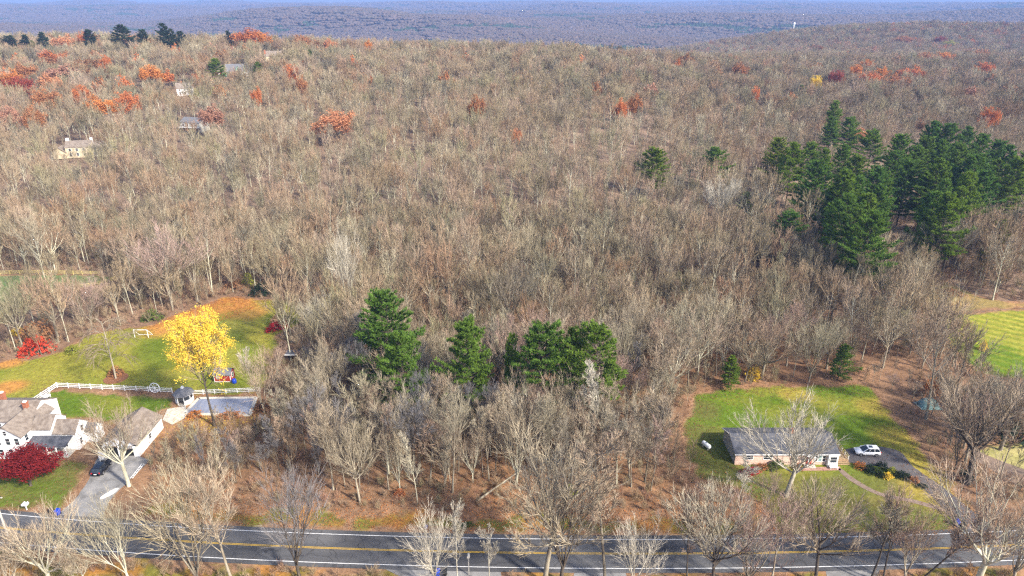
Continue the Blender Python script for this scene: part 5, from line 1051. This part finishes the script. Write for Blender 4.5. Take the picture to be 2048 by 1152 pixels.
a, b = jgrid(-1400, 1500, 430, 1950, 9.2); k = inview(a, b, 1.08, 30) & ~near_house(a, b) & ((b < 1000) | (vnoise(a, b, 7, 3) > .25)); a, b = a[k], b[k]
k = seen(a, b); a, b = a[k], b[k]; k = free(a, b); a, b = a[k], b[k]; n = len(a); print('far wood', n)
lefty = sstep(-.05, -.4, a / b) * (b < 760)
idx = nrng.integers(0, 7, n); q = nrng.random(n); pr = .03 + .07 * lefty + .06 * (b > 1000); patch = vnoise(a, b, 45, 9) > .62
col = q < pr * (.4 + 2.2 * patch); idx[col] = 7 + nrng.integers(0, 4, col.sum())
scatter('hillside_woodland', a, b, np.where(before_house(a, b) & (nrng.random(n) < .92), .42, 1) * nrng.uniform(.62, 1.22, n) * np.where(idx >= 7, .95, 1), idx, FARW, 'hazy bare woodland covering the hill tops and farther ridge', 'woodland')
xs, ys, ss = [], [], []
for y0, y1, s, scl in ((1900, 3000, 27, .9), (3000, 4600, 34, 1.1), (4600, 7000, 56, 1.7), (7000, 11500, 95, 2.7)):
    a, b = jgrid(-9000, 9000, y0, y1, s, .75); k = inview(a, b, 1.06, 60); a, b = a[k], b[k]; k = seen(a, b, 15, 14); xs.append(a[k]); ys.append(b[k]); ss.append(np.full(k.sum(), scl))
a, b, s = map(np.concatenate, (xs, ys, ss)); n = len(a); print('clumps', n); idx = nrng.integers(0, 5, n)
pn = (vnoise(a * .6, b * 1.2, 200, 14) + .35 * vnoise(a, b, 60, 15)) > .90; idx[pn & (nrng.random(n) < .75)] = 5; idx[nrng.random(n) < .03] = 6
scatter('distant_forest', a, b, s * nrng.uniform(.85, 1.2, n), idx, CLUMP, 'blue hazy forest rolling over the distant hills', 'forest', sink=2.0)
xs, ys = jgrid(-200, 200, 90, 260, 1.75, .5); k = inview(xs, ys, 1.02, 6) & ~blocked(xs, ys, .2, 9) & (vnoise(xs, ys, 11, 33) + .3 * nrng.random(len(xs)) + .5 * sstep(112, 96, ys) * 0 > .40); xs, ys = xs[k], ys[k]
a, b = jgrid(-110, 110, 66, 84, 1.7, .5); k = (b < roady(a) - 5.0) & ~np.any([inpoly(a, b, P) for P in (ap1, ap2, ap3)], axis=0) & (vnoise(a, b, 6, 35) > .3); xs, ys = np.concatenate([xs, a[k]]), np.concatenate([ys, b[k]])
n = len(xs); print('brush', n); idx = nrng.integers(0, 5, n); t = (nrng.random(n) < .22) & (ys > 100); idx[t] = 5 + nrng.integers(0, 2, t.sum())
scl = nrng.uniform(.4, 1.1, n); scl[t] *= nrng.uniform(.9, 1.5, t.sum())
scatter('undergrowth', xs, ys, scl, idx, BRUSH, 'low brown brush and saplings under the bare trees', 'undergrowth', sink=.05)
# fallen leaves lying in drifts on lawns, verge and wood floor
def fallen(name, x, y, size, mat, label):
    n = len(x); a = nrng.uniform(0, 6.28, n); w = size * nrng.uniform(.6, 1.3, n); tl = nrng.uniform(-.5, .5, n); z0 = .07 + nrng.uniform(0, .05, n); v = np.zeros((n, 4, 3))
    for k, (p, q) in enumerate(((-1, 0), (0, -.7), (1, 0), (0, .7))):
        v[:, k, 0] = x + (np.cos(a) * p - np.sin(a) * q) * w / 2; v[:, k, 1] = y + (np.sin(a) * p + np.cos(a) * q) * w / 2; v[:, k, 2] = z0 + tl * (p + q) * w * .25 + .03
    me = bpy.data.meshes.new(name); me.from_pydata(v.reshape(-1, 3).tolist(), [], np.arange(4 * n).reshape(n, 4).tolist()); me.materials.append(M[mat]); tag(link(name, me), label, 'leaves', kind='stuff')
def drift(P, n, reach):
    xs = [p[0] for p in P]; ys = [p[1] for p in P]; x = nrng.uniform(min(xs), max(xs), n * 6); y = nrng.uniform(min(ys), max(ys), n * 6)
    k = inpoly(x, y, P); x, y = x[k], y[k]; k = nrng.random(len(x)) < np.exp(-edist(x, y, P) / reach) + .03; return x[k][:n], y[k][:n]
d1 = [drift(POLY['back'], 5000, 4.0), drift(POLY['ranch'], 4500, 2.5), drift(POLY['front'], 1500, 2.5), drift(POLY['side'], 500, 1.5)]
fx = nrng.uniform(-64, 44, 9000); fy = roady(fx) + 4.2 + nrng.gamma(1.6, 3.2, 9000)
p = G(430, 852); gx = p[0] + nrng.normal(0, 5, 2500); gy = p[1] + nrng.normal(2, 4, 2500); ox, oy = drift([G(*q) for q in ((300, 655), (345, 632), (430, 602), (480, 592), (520, 612), (450, 640), (380, 655))], 4000, 30)
fallen('fallen_leaves', np.concatenate([d[0] for d in d1] + [fx[:4500]]), np.concatenate([d[1] for d in d1] + [fy[:4500]]), .24, 'leaf_brown', 'brown fallen leaves drifted over lawns and verge')
fallen('fallen_leaves', np.concatenate([fx[4500:], ox]), np.concatenate([fy[4500:], oy]), .24, 'leaf_orange', 'orange fallen leaves strewn over the far verge and back lawn')
fallen('fallen_leaves', gx, gy, .2, 'leaf_yellow', 'golden fallen leaves under the yellow tree')
# ---------------------------------------------------------------- haze
hb = MB().box((0, 0, 60), (30000, 30000, 330)); m, nt, b = newmat('haze'); nt.nodes.remove(b)
pv = nt.nodes.new('ShaderNodeVolumePrincipled'); pv.inputs['Color'].default_value = (.28, .42, .80, 1); pv.inputs['Density'].default_value = 1.45e-4; pv.inputs['Anisotropy'].default_value = 0.0
nt.links.new(pv.outputs[0], nt.nodes['Material Output'].inputs['Volume'])
hzo = hb.build('haze', m); tag(hzo, 'thin blue haze filling the air over the hills', 'haze', kind='stuff')
